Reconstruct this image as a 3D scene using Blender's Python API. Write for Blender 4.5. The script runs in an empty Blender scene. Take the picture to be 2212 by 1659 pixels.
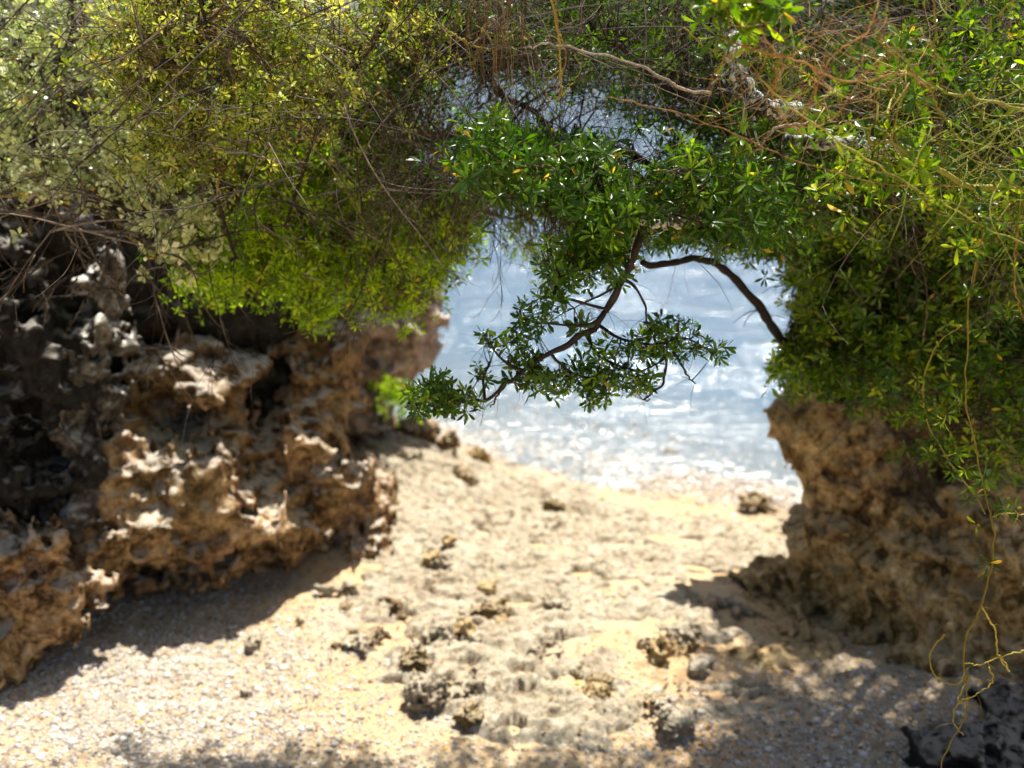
import bpy, math, random
import numpy as np
from mathutils import Vector

# ------------------------------------------------------------------ camera, world, sun, exposure
rng = np.random.default_rng(11)
random.seed(11)
S = bpy.context.scene
PITCH = math.radians(18.2)
CAM = np.array([0.0, 0.0, 3.0])
FP = 2123.0                                   # focal length in units of a 2212 px wide frame
cam_d = bpy.data.cameras.new("camera")
cam_d.sensor_width = 36.0
cam_d.lens = FP / 2212.0 * 36.0
cam_d.clip_start = 0.05
cam_d.clip_end = 6000
cam_d.dof.use_dof = True
cam_d.dof.focus_distance = 2.85
cam_d.dof.aperture_fstop = 1.5
cam = bpy.data.objects.new("camera", cam_d)
cam.location = CAM
cam.rotation_euler = (math.pi / 2 - PITCH, 0, 0)
S.collection.objects.link(cam)
S.camera = cam

SUN_EL, SUN_AZ = math.radians(71), math.radians(24)      # azimuth measured from +Y towards +X
wd = bpy.data.worlds.new("World"); S.world = wd; wd.use_nodes = True
nt = wd.node_tree; nt.nodes.clear()
o_ = nt.nodes.new("ShaderNodeOutputWorld"); b_ = nt.nodes.new("ShaderNodeBackground")
sk = nt.nodes.new("ShaderNodeTexSky"); sk.sky_type = 'NISHITA'; sk.sun_disc = False
sk.sun_elevation = SUN_EL; sk.sun_rotation = SUN_AZ
sk.air_density = 1.0; sk.dust_density = 3.0; sk.ozone_density = 1.0
b_.inputs[1].default_value = 0.062
nt.links.new(sk.outputs[0], b_.inputs[0]); nt.links.new(b_.outputs[0], o_.inputs[0])
sl = bpy.data.lights.new("sun", 'SUN'); sl.energy = 5.0; sl.angle = math.radians(0.5); sl.color = (1.0, 0.95, 0.86)
so = bpy.data.objects.new("sun", sl); S.collection.objects.link(so)
sd = Vector((math.sin(SUN_AZ) * math.cos(SUN_EL), math.cos(SUN_AZ) * math.cos(SUN_EL), math.sin(SUN_EL)))
so.rotation_euler = sd.to_track_quat('Z', 'Y').to_euler(); so.location = (4, 8, 14)
S.view_settings.view_transform = 'Standard'; S.view_settings.look = 'None'
S.view_settings.gamma = 1.0; S.view_settings.exposure = 1.24
S.cycles.max_bounces = 8; S.cycles.diffuse_bounces = 4; S.cycles.transmission_bounces = 5
S.cycles.use_denoising = True
S.cycles.sample_clamp_indirect = 6.0

# ------------------------------------------------------------------ projection helpers (real distances)
SP, CP = math.sin(PITCH), math.cos(PITCH)
def ray(px, py):
    x = (np.asarray(px, float) - 1106.0) / FP
    u = (829.5 - np.asarray(py, float)) / FP
    return np.stack([x, CP + u * SP, -SP + u * CP], -1)
def W(px, py, Y):
    d = ray(px, py)
    return CAM + d * (np.asarray(Y, float) / d[..., 1])[..., None]

WATER_Z = -0.55
def smooth(t):
    t = np.clip(t, 0, 1); return t * t * (3 - 2 * t)
def base_ground(x, y):
    s = 0.455 * x + 0.89 * y - 7.85
    z = np.where(s > 0, WATER_Z - 0.10 * s, WATER_Z + 0.57 * smooth(-s / 3.6) ** 0.8)
    z = np.maximum(z, -3.5)
    z = z + 0.34 * np.exp(-((x + 0.95) ** 2 / 0.45 + (y - 7.4) ** 2 / 1.6))        # rubble rise by the far cliff
    z = z + 0.22 * smooth((-x - 1.2) / 2.0) * smooth((7 - y) / 2)                  # bank against the near wall
    z = z + 0.15 * smooth((x - 1.3) / 1.5) * smooth((7 - y) / 2)
    return z
def G(px, py):
    d = ray(px, py); t = np.full(np.shape(d[..., 0]), 5.0)
    for _ in range(40):
        p = CAM + d * t[..., None] if np.ndim(t) else CAM + d * t
        e = p[..., 2] - base_ground(p[..., 0], p[..., 1])
        t = t + e / (-d[..., 2]) * 0.7
    return CAM + d * (t[..., None] if np.ndim(t) else t)

# ------------------------------------------------------------------ noise on scattered points
class Noise3:
    def __init__(s, seed, n=32):
        s.n = n; s.t = np.random.default_rng(seed).uniform(-1, 1, (n, n, n)).astype(np.float32)
    def __call__(s, x, y, z):
        n = s.n
        xi, yi, zi = np.floor(x).astype(int), np.floor(y).astype(int), np.floor(z).astype(int)
        f = lambda a: a * a * (3 - 2 * a)
        fx, fy, fz = f(x - xi), f(y - yi), f(z - zi)
        r = 0
        for dx in (0, 1):
            for dy in (0, 1):
                for dz in (0, 1):
                    w = (fx if dx else 1 - fx) * (fy if dy else 1 - fy) * (fz if dz else 1 - fz)
                    r = r + w * s.t[(xi + dx) % n, (yi + dy) % n, (zi + dz) % n]
        return r
N1, N2, N3 = Noise3(1), Noise3(2), Noise3(3)
def fbm(x, y, z, o=4, n=N1):
    r = 0; a = 1; 
    for i in range(o):
        r = r + a * n(x * 2 ** i + 7.3 * i, y * 2 ** i + 3.1 * i, z * 2 ** i + 5.7 * i); a *= 0.5
    return r

# noise on a regular grid (separable upsampling of a random lattice)
def grid_noise(xs, ys, zs, scale, seed, aniso=(1, 1, 1)):
    r = np.random.default_rng(seed); mats = []; dims = []
    for a, sc in zip((xs, ys, zs), aniso):
        c = (a - a[0]) / (scale * sc); n = int(c[-1]) + 2
        i = np.floor(c).astype(int); f = c - i; f = f * f * f * (f * (6 * f - 15) + 10)
        m = np.zeros((len(a), n), np.float32); k = np.arange(len(a))
        m[k, i] = 1 - f; m[k, np.minimum(i + 1, n - 1)] += f
        mats.append(m); dims.append(n)
    L = r.uniform(-1, 1, dims).astype(np.float32)
    L = np.tensordot(mats[0], L, (1, 0)); L = np.einsum('yb,xbc->xyc', mats[1], L, optimize=True)
    return np.tensordot(L, mats[2], (2, 1))

# ------------------------------------------------------------------ mesh helpers
C = S.collection
def new_obj(name, verts, tris=None, quads=None, mat=None, parent=None, smooth_=True, attr=None):
    me = bpy.data.meshes.new(name)
    verts = np.asarray(verts, np.float32).reshape(-1, 3)
    nt_ = 0 if tris is None else len(tris); nq = 0 if quads is None else len(quads)
    parts = []; 
    if nt_: parts.append(np.asarray(tris, np.int32).ravel())
    if nq: parts.append(np.asarray(quads, np.int32).ravel())
    loops = np.concatenate(parts)
    starts = np.concatenate([np.arange(nt_) * 3, nt_ * 3 + np.arange(nq) * 4]).astype(np.int32)
    me.vertices.add(len(verts)); me.vertices.foreach_set("co", verts.ravel())
    me.loops.add(len(loops)); me.loops.foreach_set("vertex_index", loops)
    me.polygons.add(nt_ + nq); me.polygons.foreach_set("loop_start", starts)
    me.polygons.foreach_set("use_smooth", np.full(nt_ + nq, smooth_))
    if attr is not None:
        a = me.attributes.new("var", 'FLOAT', 'POINT'); a.data.foreach_set("value", np.asarray(attr, np.float32))
    me.update(calc_edges=True); me.validate()
    if mat: me.materials.append(mat)
    ob = bpy.data.objects.new(name, me); C.objects.link(ob)
    if parent is not None: ob.parent = parent
    return ob
def tag(o, label=None, cat=None, group=None, kind=None):
    if label: o["label"] = label
    if cat: o["category"] = cat
    if group: o["group"] = group
    if kind: o["kind"] = kind
    return o
def empty(name, label, cat, group=None):
    o = bpy.data.objects.new(name, None); C.objects.link(o); return tag(o, label, cat, group)

class Buf:
    def __init__(s): s.v = []; s.t = []; s.q = []; s.a = []; s.n = 0
    def add(s, v, t=None, q=None, a=None):
        v = v.reshape(-1, 3); s.v.append(v)
        if t is not None: s.t.append(t + s.n)
        if q is not None: s.q.append(q + s.n)
        s.a.append(np.zeros(len(v)) if a is None else np.ravel(a)); s.n += len(v)
    def build(s, name, mat, parent=None, smooth_=True):
        return new_obj(name, np.concatenate(s.v), np.concatenate(s.t) if s.t else None,
                       np.concatenate(s.q) if s.q else None, mat, parent, smooth_, np.concatenate(s.a))
def nrm(v): return v / (np.linalg.norm(v, axis=-1, keepdims=True) + 1e-9)

def tubes(buf, P, R, sides=4, var=None):
    """P (M,K,3) centre lines, R (M,K) radii, capped tips"""
    P = np.asarray(P, float); M, K, _ = P.shape; R = np.broadcast_to(R, (M, K))
    T = nrm(np.gradient(P, axis=1))
    ref = nrm(rng.normal(size=(M, 1, 3)) * 0.4 + np.array([0.3, 0.2, 0.9])[None, None])
    ref = ref - 0.97 * np.sum(ref * T, -1, keepdims=True) * T
    A = nrm(ref); B = np.cross(T, A)
    th = np.arange(sides) / sides * 2 * math.pi
    V = P[:, :, None] + R[:, :, None, None] * (np.cos(th)[None, None, :, None] * A[:, :, None] + np.sin(th)[None, None, :, None] * B[:, :, None])
    idx = np.arange(M * K * sides).reshape(M, K, sides)
    j2 = np.roll(idx, -1, 2)
    q = np.stack([idx[:, :-1], j2[:, :-1], j2[:, 1:], idx[:, 1:]], -1).reshape(-1, 4)
    a = np.repeat(rng.uniform(0, 1, M) if var is None else np.broadcast_to(var, (M,)), K * sides)
    tr = None
    if sides >= 3:
        e = idx[:, -1]; s0 = idx[:, 0]; tl = []
        for k in range(1, sides - 1):
            tl.append(np.stack([e[:, 0], e[:, k], e[:, k + 1]], -1)); tl.append(np.stack([s0[:, 0], s0[:, k + 1], s0[:, k]], -1))
        tr = np.concatenate(tl)
    buf.add(V, tr, q, a)

def catmull(pts, n):
    pts = np.asarray(pts, float); p = np.vstack([2 * pts[0] - pts[1], pts, 2 * pts[-1] - pts[-2]])
    L = np.linspace(0, len(pts) - 1, n); i = np.minimum(L.astype(int), len(pts) - 2); t = (L - i)[:, None]
    a, b, c, d = p[i], p[i + 1], p[i + 2], p[i + 3]
    return 0.5 * (2 * b + (c - a) * t + (2 * a - 5 * b + 4 * c - d) * t ** 2 + (3 * b - a - 3 * c + d) * t ** 3)

def limb(buf, pts, r0, r1, sides=8, n=None, knob=0.12, wob=0.0, var=None):
    n = n or max(8, len(pts) * 6)
    P = catmull(pts, n)
    if wob:
        s = rng.uniform(0, 90); k = np.arange(n) * 0.35
        P = P + wob * np.stack([N1(k, s + 0 * k, 0 * k), N1(k, s + 5 + 0 * k, 0 * k), N1(k, s + 11 + 0 * k, 0 * k)], -1)
    s = rng.uniform(0, 90); k = np.arange(n) * 0.8
    R = np.linspace(r0, r1, n) * (1 + knob * N2(k, s + 0 * k, 0 * k))
    tubes(buf, P[None], R[None], sides, var)
    return P, R

def leaves(buf, pos, d, nn, ln, wd_, detail=True, var=None, curl=0.12):
    """obovate leaves growing from pos along d, blade normal nn"""
    M = len(pos); d = nrm(d); sdv = nrm(np.cross(d, nn)); nn = np.cross(sdv, d)
    ln = np.broadcast_to(ln, (M,))[:, None]; w = np.broadcast_to(wd_, (M,))[:, None] * 0.5
    cu = (curl * ln)
    if detail:
        rows = [(0.0, 0.0, 0), (0.35, 0.62, .25), (0.68, 1.0, .55), (0.9, 0.62, .9), (1.0, 0.0, 1.05)]
        V = []
        for t, ww, c in rows:
            cp = pos + d * ln * t - nn * cu * c * t
            if ww == 0: V.append(cp)
            else:
                V += [cp - sdv * w * ww + nn * w * ww * .35, cp, cp + sdv * w * ww + nn * w * ww * .35]
        V = np.stack(V, 1); b = (np.arange(M) * 11)[:, None]
        tr = np.array([[0, 1, 2], [0, 2, 3], [7, 10, 8], [8, 10, 9]]); q = np.array([[1, 4, 5, 2], [2, 5, 6, 3], [4, 7, 8, 5], [5, 8, 9, 6]])
        tr = (b[:, :, None] + tr[None]).reshape(-1, 3); q = (b[:, :, None] + q[None]).reshape(-1, 4); K = 11
    else:
        m = pos + d * ln * 0.6 - nn * cu * .3
        V = np.stack([pos, m - sdv * w + nn * w * .25, m + sdv * w + nn * w * .25, pos + d * ln - nn * cu * 1.1], 1)
        b = (np.arange(M) * 4)[:, None]; K = 4
        tr = (b[:, :, None] + np.array([[0, 1, 2], [1, 3, 2]])[None]).reshape(-1, 3); q = None
    v = rng.uniform(0, 1, M) if var is None else var
    buf.add(V, tr, q, np.repeat(v, K))

def rosettes(buf, c, ax, nl, ln, ratio, detail, inc=(35, 88), var_c=None):
    M = len(c); ax = nrm(ax); r = nrm(np.cross(ax, rng.normal(size=(M, 3)))); s = np.cross(ax, r)
    k = np.arange(nl)[None]; ang = k * 2.39996 + rng.uniform(0, 6.28, (M, 1)) + rng.normal(0, .15, (M, nl))
    rad = np.cos(ang)[..., None] * r[:, None] + np.sin(ang)[..., None] * s[:, None]
    ii = np.radians(inc[1] - (inc[1] - inc[0]) * k / nl + rng.normal(0, 9, (M, nl)))[..., None]
    d = np.cos(ii) * ax[:, None] + np.sin(ii) * rad
    n = np.sin(ii) * ax[:, None] - np.cos(ii) * rad + rng.normal(0, .15, (M, nl, 3))
    L = (rng.uniform(.7, 1.1, (M, nl)) * np.broadcast_to(ln, (M,))[:, None]) * (1 - 0.3 * k / nl)
    p = c[:, None] - ax[:, None] * (0.25 * L * (1 - k / nl))[..., None] + d * .004
    vb = rng.uniform(0, 1, M) if var_c is None else var_c
    v = np.clip(vb[:, None] * .75 + rng.uniform(-.12, .3, (M, nl)), 0, .96)
    v = np.where(rng.uniform(0, 1, (M, nl)) < .012, 1.0, v)          # the odd yellow leaf
    keep = (rng.uniform(0, 1, (M, nl)) > .12).ravel()
    f = lambda a: a.reshape(-1, 3)[keep]
    leaves(buf, f(p), f(d), f(n), L.ravel()[keep], L.ravel()[keep] * ratio * rng.uniform(.8, 1.2, keep.sum()), detail, v.ravel()[keep])

def in_poly(px, py, poly):
    poly = np.asarray(poly, float); x0, y0 = poly[:, 0], poly[:, 1]; x1, y1 = np.roll(x0, -1), np.roll(y0, -1)
    px = np.asarray(px)[:, None]; py = np.asarray(py)[:, None]
    c = ((y0 > py) != (y1 > py)) & (px < (x1 - x0) * (py - y0) / (y1 - y0 + 1e-9) + x0)
    return c.sum(1) % 2 == 1
def sample(poly, Y, n, holes=()):
    """n points in the volume behind an outline, at distances Y[0]..Y[1]"""
    poly = np.asarray(poly, float); lo, hi = poly.min(0), poly.max(0); out = []
    while sum(len(o) for o in out) < n:
        p = rng.uniform(lo, hi, (n * 3, 2)); p = p[in_poly(p[:, 0], p[:, 1], poly)]
        for h in holes: p = p[~in_poly(p[:, 0], p[:, 1], h) | (rng.uniform(0, 1, len(p)) < .15)]
        out.append(p)
    p = np.concatenate(out)[:n]
    return W(p[:, 0], p[:, 1], rng.uniform(Y[0], Y[1], n))
def proj(P):
    r = P - CAM; x = r[:, 0]; f = r[:, 1] * CP - r[:, 2] * SP; u = r[:, 1] * SP + r[:, 2] * CP
    return 1106 + FP * x / f, 829.5 - FP * u / f

def curly(buf, start, n_pts, length, r, curl=.5, grav=-.1, dirb=(0, 0, 0), sides=3):
    M = len(start); d = nrm(rng.normal(size=(M, 3)) * np.array([1, .7, .8]) + np.array(dirb)); P = [start]; bend = rng.normal(size=(M, 3)) * curl
    st = (np.broadcast_to(length, (M,)) / n_pts)[:, None]
    for k in range(n_pts - 1):
        bend = bend * .8 + rng.normal(size=(M, 3)) * curl * .5
        d = nrm(d + bend * .5 + np.array([0, 0, grav])); P.append(P[-1] + d * st)
    P = np.stack(P, 1); R = np.broadcast_to(r, (M,))[:, None] * np.linspace(1, .35, n_pts)[None]
    tubes(buf, P, R, sides)

def forked(buf, start, ln, r, cu):
    """dead twigs: fairly straight stems that fork and end bluntly"""
    M = max(3, len(start) // 3); st = start[:M]; K = 10
    d = nrm(rng.normal(size=(M, 3)) * np.array([1, .5, .8])); L = ln * 1.5 * rng.uniform(.5, 1.4, M)
    for gen, (rr, cc, kids) in enumerate([(r * 1.25, cu * .30, 3), (r * .8, cu * .4, 2), (r * .5, cu * .5, 0)]):
        P = [st]; dd = d; bend = rng.normal(size=(len(st), 3)) * cc
        for k in range(K - 1):
            bend = bend * .7 + rng.normal(size=(len(st), 3)) * cc * .6; dd = nrm(dd + bend * .5 + np.array([0, 0, -.02])); P.append(P[-1] + dd * (L / K)[:, None])
        P = np.stack(P, 1); tubes(buf, P, (rr * rng.uniform(.6, 1.5, len(st)))[:, None] * np.linspace(1, .45, K)[None], 4 if gen == 0 else 3)
        if not kids: break
        ii = np.repeat(np.arange(len(st)), kids); kk = rng.integers(2, K - 1, len(ii)); T = nrm(P[ii, kk + 1 - 1] - P[ii, kk - 1])
        st = P[ii, kk]; d = nrm(T + rng.normal(size=T.shape) * .5); L = L[ii] * rng.uniform(.3, .7, len(ii))
def shrub(name, label, cat, limbs, groups, leaf_mat, bark_mat, twig_mat=None, dry=(), group=None, keep=None, keep_out=None):
    """limbs: list of (points, r0, r1). groups: dicts poly,Y,clusters,per,spread,ln,ratio,detail,nl. dry: (poly,Y,n,len,r,curl)"""
    root = empty(name, label, cat, group)
    lb = Buf(); nodes = []
    for pts, r0, r1 in limbs:
        P, R = limb(lb, pts, r0, r1, 8, wob=.03); nodes.append(P)
    nodes = np.concatenate(nodes); lfb = Buf(); tb = Buf()
    for g in groups:
        cl = sample(g['poly'], g['Y'], g['clusters'], g.get('holes', ()))
        D = np.linalg.norm(cl[:, None] - nodes[None], axis=-1) + rng.uniform(0, .12, (len(cl), len(nodes)))
        st = nodes[D.argmin(1)]
        K = 8; t = np.linspace(0, 1, K)[None, :, None]
        mid = (st + cl) / 2 + rng.normal(0, .06, cl.shape) + np.array([0, 0, .05])
        P = (1 - t) ** 2 * st[:, None] + 2 * t * (1 - t) * mid[:, None] + t ** 2 * cl[:, None]
        P = P + rng.normal(0, .008, P.shape) * (t * (1 - t) * 4)
        tubes(tb, P, np.linspace(.0045, .0016, K)[None] * rng.uniform(.7, 1.3, (len(cl), 1)), 4)
        m = g['per']; n = len(cl) * m; ci = np.repeat(np.arange(len(cl)), m)
        pos = cl[ci] + rng.normal(0, 1, (n, 3)) * g['spread'] * np.array([1, 1, .75])
        if g.get('holes'):
            qx, qy = proj(pos); ok = np.ones(n, bool)
            for h in g['holes']: ok &= ~in_poly(qx, qy, h) | (rng.uniform(0, 1, n) < .25)
            pos, ci = pos[ok], ci[ok]; n = len(pos)
        if keep_out is not None:
            qx, qy = proj(pos); ok = ~in_poly(qx, qy, keep_out); pos, ci = pos[ok], ci[ok]; n = len(pos)
        tt = rng.integers(4, K, n); s0 = P[ci, tt]
        t4 = np.linspace(0, 1, 5)[None, :, None]; md = (s0 + pos) / 2 + rng.normal(0, .012, pos.shape) - np.array([0, 0, .01])
        Q = (1 - t4) ** 2 * s0[:, None] + 2 * t4 * (1 - t4) * md[:, None] + t4 ** 2 * pos[:, None]
        tubes(tb, Q, np.linspace(.0017, .0009, 5)[None] * np.ones((n, 1)), 3)
        ax = nrm(pos - s0) * .7 + rng.normal(0, .45, (n, 3)) + np.array(g.get('bias', (0, -.25, .35)))
        vc = np.clip(rng.uniform(0, 1, len(cl))[ci] * .6 + rng.uniform(0, .4, n), 0, 1)
        rosettes(lfb, pos, ax, g['nl'], g['ln'] * rng.uniform(.7, 1.2, n), g['ratio'], g['detail'], var_c=vc)
    tm = twig_mat or bark_mat
    lb.build("limb", bark_mat, root); tb.build("branches", tm, root)
    lfb.build("foliage", leaf_mat, root, smooth_=True)
    if dry:
        db = Buf()
        for poly, Y, n, ln, r, cu in dry:
            st = sample(poly, Y, n); forked(db, st, ln, r, cu)
        db.build("dry_twigs", keep or tm, root)
    return root

# ------------------------------------------------------------------ materials
def mat_new(name):
    m = bpy.data.materials.new(name); m.use_nodes = True; n = m.node_tree; n.nodes.clear()
    return m, n, n.nodes.new("ShaderNodeOutputMaterial")
def N(n, t, **kw):
    x = n.nodes.new(t)
    for k, v in kw.items(): setattr(x, k, v)
    return x
def ramp(n, src, stops, interp='LINEAR'):
    r = N(n, "ShaderNodeValToRGB"); r.color_ramp.interpolation = interp; e = r.color_ramp.elements
    while len(e) > 1: e.remove(e[0])
    e[0].position = stops[0][0]; e[0].color = (*stops[0][1], 1)
    for p, c in stops[1:]:
        k = e.new(p); k.color = (*c, 1)
    n.links.new(src, r.inputs[0]); return r.outputs[0]
def noise(n, scale, detail=6, rough=.6, dist=0, vec=None, kind='FBM'):
    x = N(n, "ShaderNodeTexNoise"); x.inputs['Scale'].default_value = scale; x.inputs['Detail'].default_value = detail
    x.inputs['Roughness'].default_value = rough; x.inputs['Distortion'].default_value = dist
    if vec is not None: n.links.new(vec, x.inputs['Vector'])
    return x.outputs['Fac']
def mixc(n, f, a, b, mode='MIX'):
    x = N(n, "ShaderNodeMix", data_type='RGBA', blend_type=mode)
    for s, v in ((0, f), (6, a), (7, b)):
        if isinstance(v, (int, float)): x.inputs[s].default_value = v
        elif isinstance(v, tuple): x.inputs[s].default_value = (*v, 1)
        else: n.links.new(v, x.inputs[s])
    return x.outputs[2]
def math_(n, op, a, b=None):
    x = N(n, "ShaderNodeMath", operation=op)
    for i, v in enumerate((a, b)):
        if v is None: continue
        if isinstance(v, (int, float)): x.inputs[i].default_value = v
        else: n.links.new(v, x.inputs[i])
    return x.outputs[0]
def geo_pos(n):
    return N(n, "ShaderNodeNewGeometry").outputs['Position']
def principled(n, out, col, rough=.8, spec=.3, bump=None, bstr=.5, bdist=.02):
    p = N(n, "ShaderNodeBsdfPrincipled"); p.inputs['Specular IOR Level'].default_value = spec
    if isinstance(col, tuple): p.inputs['Base Color'].default_value = (*col, 1)
    else: n.links.new(col, p.inputs['Base Color'])
    if isinstance(rough, (int, float)): p.inputs['Roughness'].default_value = rough
    else: n.links.new(rough, p.inputs['Roughness'])
    if bump is not None:
        b = N(n, "ShaderNodeBump"); b.inputs['Strength'].default_value = bstr; b.inputs['Distance'].default_value = bdist
        n.links.new(bump, b.inputs['Height']); n.links.new(b.outputs[0], p.inputs['Normal'])
    if out is not None: n.links.new(p.outputs[0], out.inputs[0])
    return p

def wet(n, g, col, lo=6.9, hi=7.7, dark=.62):
    sp_ = N(n, "ShaderNodeSeparateXYZ"); n.links.new(g, sp_.inputs[0])
    d_ = math_(n, 'ADD', math_(n, 'MULTIPLY', sp_.outputs[0], .455), math_(n, 'MULTIPLY', sp_.outputs[1], .89))
    d_ = math_(n, 'ADD', d_, math_(n, 'MULTIPLY', noise(n, 2.2, 4, .6, 0, g), .8))
    r_ = N(n, "ShaderNodeMapRange"); r_.inputs[1].default_value = lo + .4; r_.inputs[2].default_value = hi + .4; n.links.new(d_, r_.inputs[0])
    return mixc(n, math_(n, 'MULTIPLY', r_.outputs[0], 1 - dark), col, (.05, .04, .03))
def leaf_material(name, stops, trans=.5, tcol=(1.25, 1.25, .5), rough=.38, yellow=(.55, .38, .05)):
    m, n, out = mat_new(name)
    at = N(n, "ShaderNodeAttribute"); at.attribute_name = "var"
    col = ramp(n, at.outputs['Fac'], stops + [(.955, stops[-1][1]), (.985, yellow)])
    big = noise(n, 9, 3, .6, vec=geo_pos(n))
    col = mixc(n, .5, col, ramp(n, big, [(.3, (.62, .68, .6)), (.7, (1.3, 1.22, 1.1))]), 'MULTIPLY')
    p = principled(n, None, col, rough, .45)
    t = N(n, "ShaderNodeBsdfTranslucent"); n.links.new(mixc(n, 1.0, col, tcol, 'MULTIPLY'), t.inputs[0])
    mx = N(n, "ShaderNodeMixShader"); mx.inputs[0].default_value = trans
    n.links.new(p.outputs[0], mx.inputs[1]); n.links.new(t.outputs[0], mx.inputs[2]); n.links.new(mx.outputs[0], out.inputs[0])
    return m
def bark_material(name, c0, c1, c2, sc=40, rough=.85):
    m, n, out = mat_new(name); g = geo_pos(n)
    at = N(n, "ShaderNodeAttribute"); at.attribute_name = "var"
    a = noise(n, sc, 6, .7, .4, g); b = noise(n, sc * .25, 3, .6, 0, g)
    f = math_(n, 'ADD', math_(n, 'MULTIPLY', a, .7), math_(n, 'MULTIPLY', math_(n, 'SUBTRACT', at.outputs['Fac'], .5), .35))
    col = ramp(n, f, [(.2, c0), (.4, c1), (.62, c2)])
    principled(n, out, col, rough, .25, math_(n, 'ADD', a, b), .7, .006); return m

M_leaf_deep = leaf_material("leaf_deep_green", [(0, (.012, .042, .001)), (.5, (.045, .12, .003)), (.95, (.19, .33, .01))], .46, (1.6, 1.6, .25), .30)
M_leaf_yel = leaf_material("leaf_yellow_green", [(0, (.018, .06, .001)), (.4, (.18, .30, .003)), (.85, (.56, .72, .02))], .58, (1.5, 1.7, .2), .28)
M_leaf_mid = leaf_material("leaf_mid_green", [(0, (.014, .045, .001)), (.5, (.065, .15, .003)), (.95, (.36, .48, .014))], .48, (1.6, 1.6, .22), .28)
M_leaf_olive = leaf_material("leaf_olive", [(0, (.03, .07, .004)), (.4, (.22, .34, .02)), (.85, (.76, .82, .24))], .55, (1.25, 1.05, .45), .5, (.6, .36, .08))
M_leaf_pale = leaf_material("leaf_pale", [(0, (.10, .15, .06)), (.45, (.46, .54, .28)), (.9, (.86, .88, .68))], .42, (1.2, 1.2, .6), .3)
M_bark = bark_material("bark_brown", (.02, .014, .009), (.07, .048, .03), (.19, .15, .105))
M_bark_dark = bark_material("bark_dark", (.007, .005, .004), (.020, .014, .010), (.06, .047, .035))
M_twig_grey = bark_material("twig_grey", (.022, .018, .014), (.075, .06, .045), (.26, .22, .18), 12)
M_twig_tan = bark_material("twig_tan", (.03, .02, .008), (.11, .07, .025), (.32, .23, .10), 12)
M_vine_y = bark_material("vine_yellow", (.14, .11, .012), (.28, .22, .025), (.42, .34, .07), 30, .6)
M_vine_o = bark_material("vine_orange", (.13, .06, .012), (.27, .14, .028), (.40, .24, .07), 30, .6)
M_vine_g = bark_material("vine_green", (.10, .12, .015), (.22, .22, .03), (.36, .33, .06), 30, .6)
M_dead = bark_material("dead_silver", (.16, .13, .10), (.36, .31, .26), (.58, .53, .48), 60)
# pale lichen over black bark
m, n, out = mat_new("lichen_bark"); g = geo_pos(n)
f = noise(n, 28, 7, .75, 1.2, g)
col = ramp(n, f, [(.40, (.012, .011, .010)), (.47, (.10, .10, .085)), (.52, (.50, .52, .46)), (.7, (.64, .66, .60))])
principled(n, out, col, .9, .15, f, .9, .01); M_lichen = m

def rock_material(name, tones, mossy=.3, dark_top=True, zlo=.8, zhi=1.6, sc=1.0, up_tone=(.52, .47, .40), cr=.75, tint=1.0):
    m, n, out = mat_new(name); g = geo_pos(n)
    a = noise(n, 4.5 * sc, 9, .68, .8, g); b = noise(n, 16 * sc, 8, .7, .5, g); c = noise(n, 1.6 * sc, 4, .55, .3, g)
    f = math_(n, 'ADD', math_(n, 'MULTIPLY', a, .55), math_(n, 'MULTIPLY', b, .45))
    col = ramp(n, f, [(.38, tones[0]), (.455, tones[1]), (.53, tones[2]), (.63, tones[3])])
    mo = ramp(n, c, [(.46, (0, 0, 0)), (.60, (1, 1, 1))])
    col = mixc(n, math_(n, 'MULTIPLY', mo, mossy * tint), col, (.10, .085, .022))
    red = ramp(n, noise(n, 2.6, 5, .6, .6, g), [(.52, (0, 0, 0)), (.66, (1, 1, 1))])
    col = mixc(n, math_(n, 'MULTIPLY', red, .25 * tint), col, (.27, .13, .085))
    sep = N(n, "ShaderNodeSeparateXYZ"); n.links.new(g, sep.inputs[0])
    if dark_top:      # weathered black lichen on the upper parts, a paler tone on upward faces
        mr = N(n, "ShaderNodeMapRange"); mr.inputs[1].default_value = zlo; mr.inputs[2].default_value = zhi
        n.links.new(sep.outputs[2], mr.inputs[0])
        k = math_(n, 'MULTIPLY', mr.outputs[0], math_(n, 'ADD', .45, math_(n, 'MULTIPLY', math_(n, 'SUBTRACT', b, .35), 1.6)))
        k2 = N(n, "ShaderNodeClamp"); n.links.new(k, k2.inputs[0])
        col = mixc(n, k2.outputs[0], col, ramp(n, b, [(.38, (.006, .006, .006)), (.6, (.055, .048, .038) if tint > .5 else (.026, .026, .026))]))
    sp = noise(n, 38 * sc, 4, .75, .3, g); col = mixc(n, .55, col, ramp(n, sp, [(.40, (.28, .26, .24)), (.50, (1, 1, 1)), (.66, (1.35, 1.35, 1.35))]), 'MULTIPLY')
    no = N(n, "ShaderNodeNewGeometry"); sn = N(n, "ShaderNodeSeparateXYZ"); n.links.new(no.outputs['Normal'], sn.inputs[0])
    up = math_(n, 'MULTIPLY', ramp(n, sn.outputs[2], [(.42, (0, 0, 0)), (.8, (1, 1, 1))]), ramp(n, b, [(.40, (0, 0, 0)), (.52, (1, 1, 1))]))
    col = mixc(n, math_(n, 'MULTIPLY', up, cr), col, up_tone)
    fine = noise(n, 70 * sc, 5, .7, 0, g)
    hh = math_(n, 'ADD', math_(n, 'MULTIPLY', b, 1.0), math_(n, 'MULTIPLY', fine, .35))
    if name == 'shelf_rock': col = wet(n, g, col)
    principled(n, out, col, .88, .2, hh, .8, .03); return m
M_rock_l = rock_material("limestone_tan", [(.016, .009, .004), (.12, .064, .025), (.46, .29, .135), (.72, .53, .31)], .35)
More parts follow.
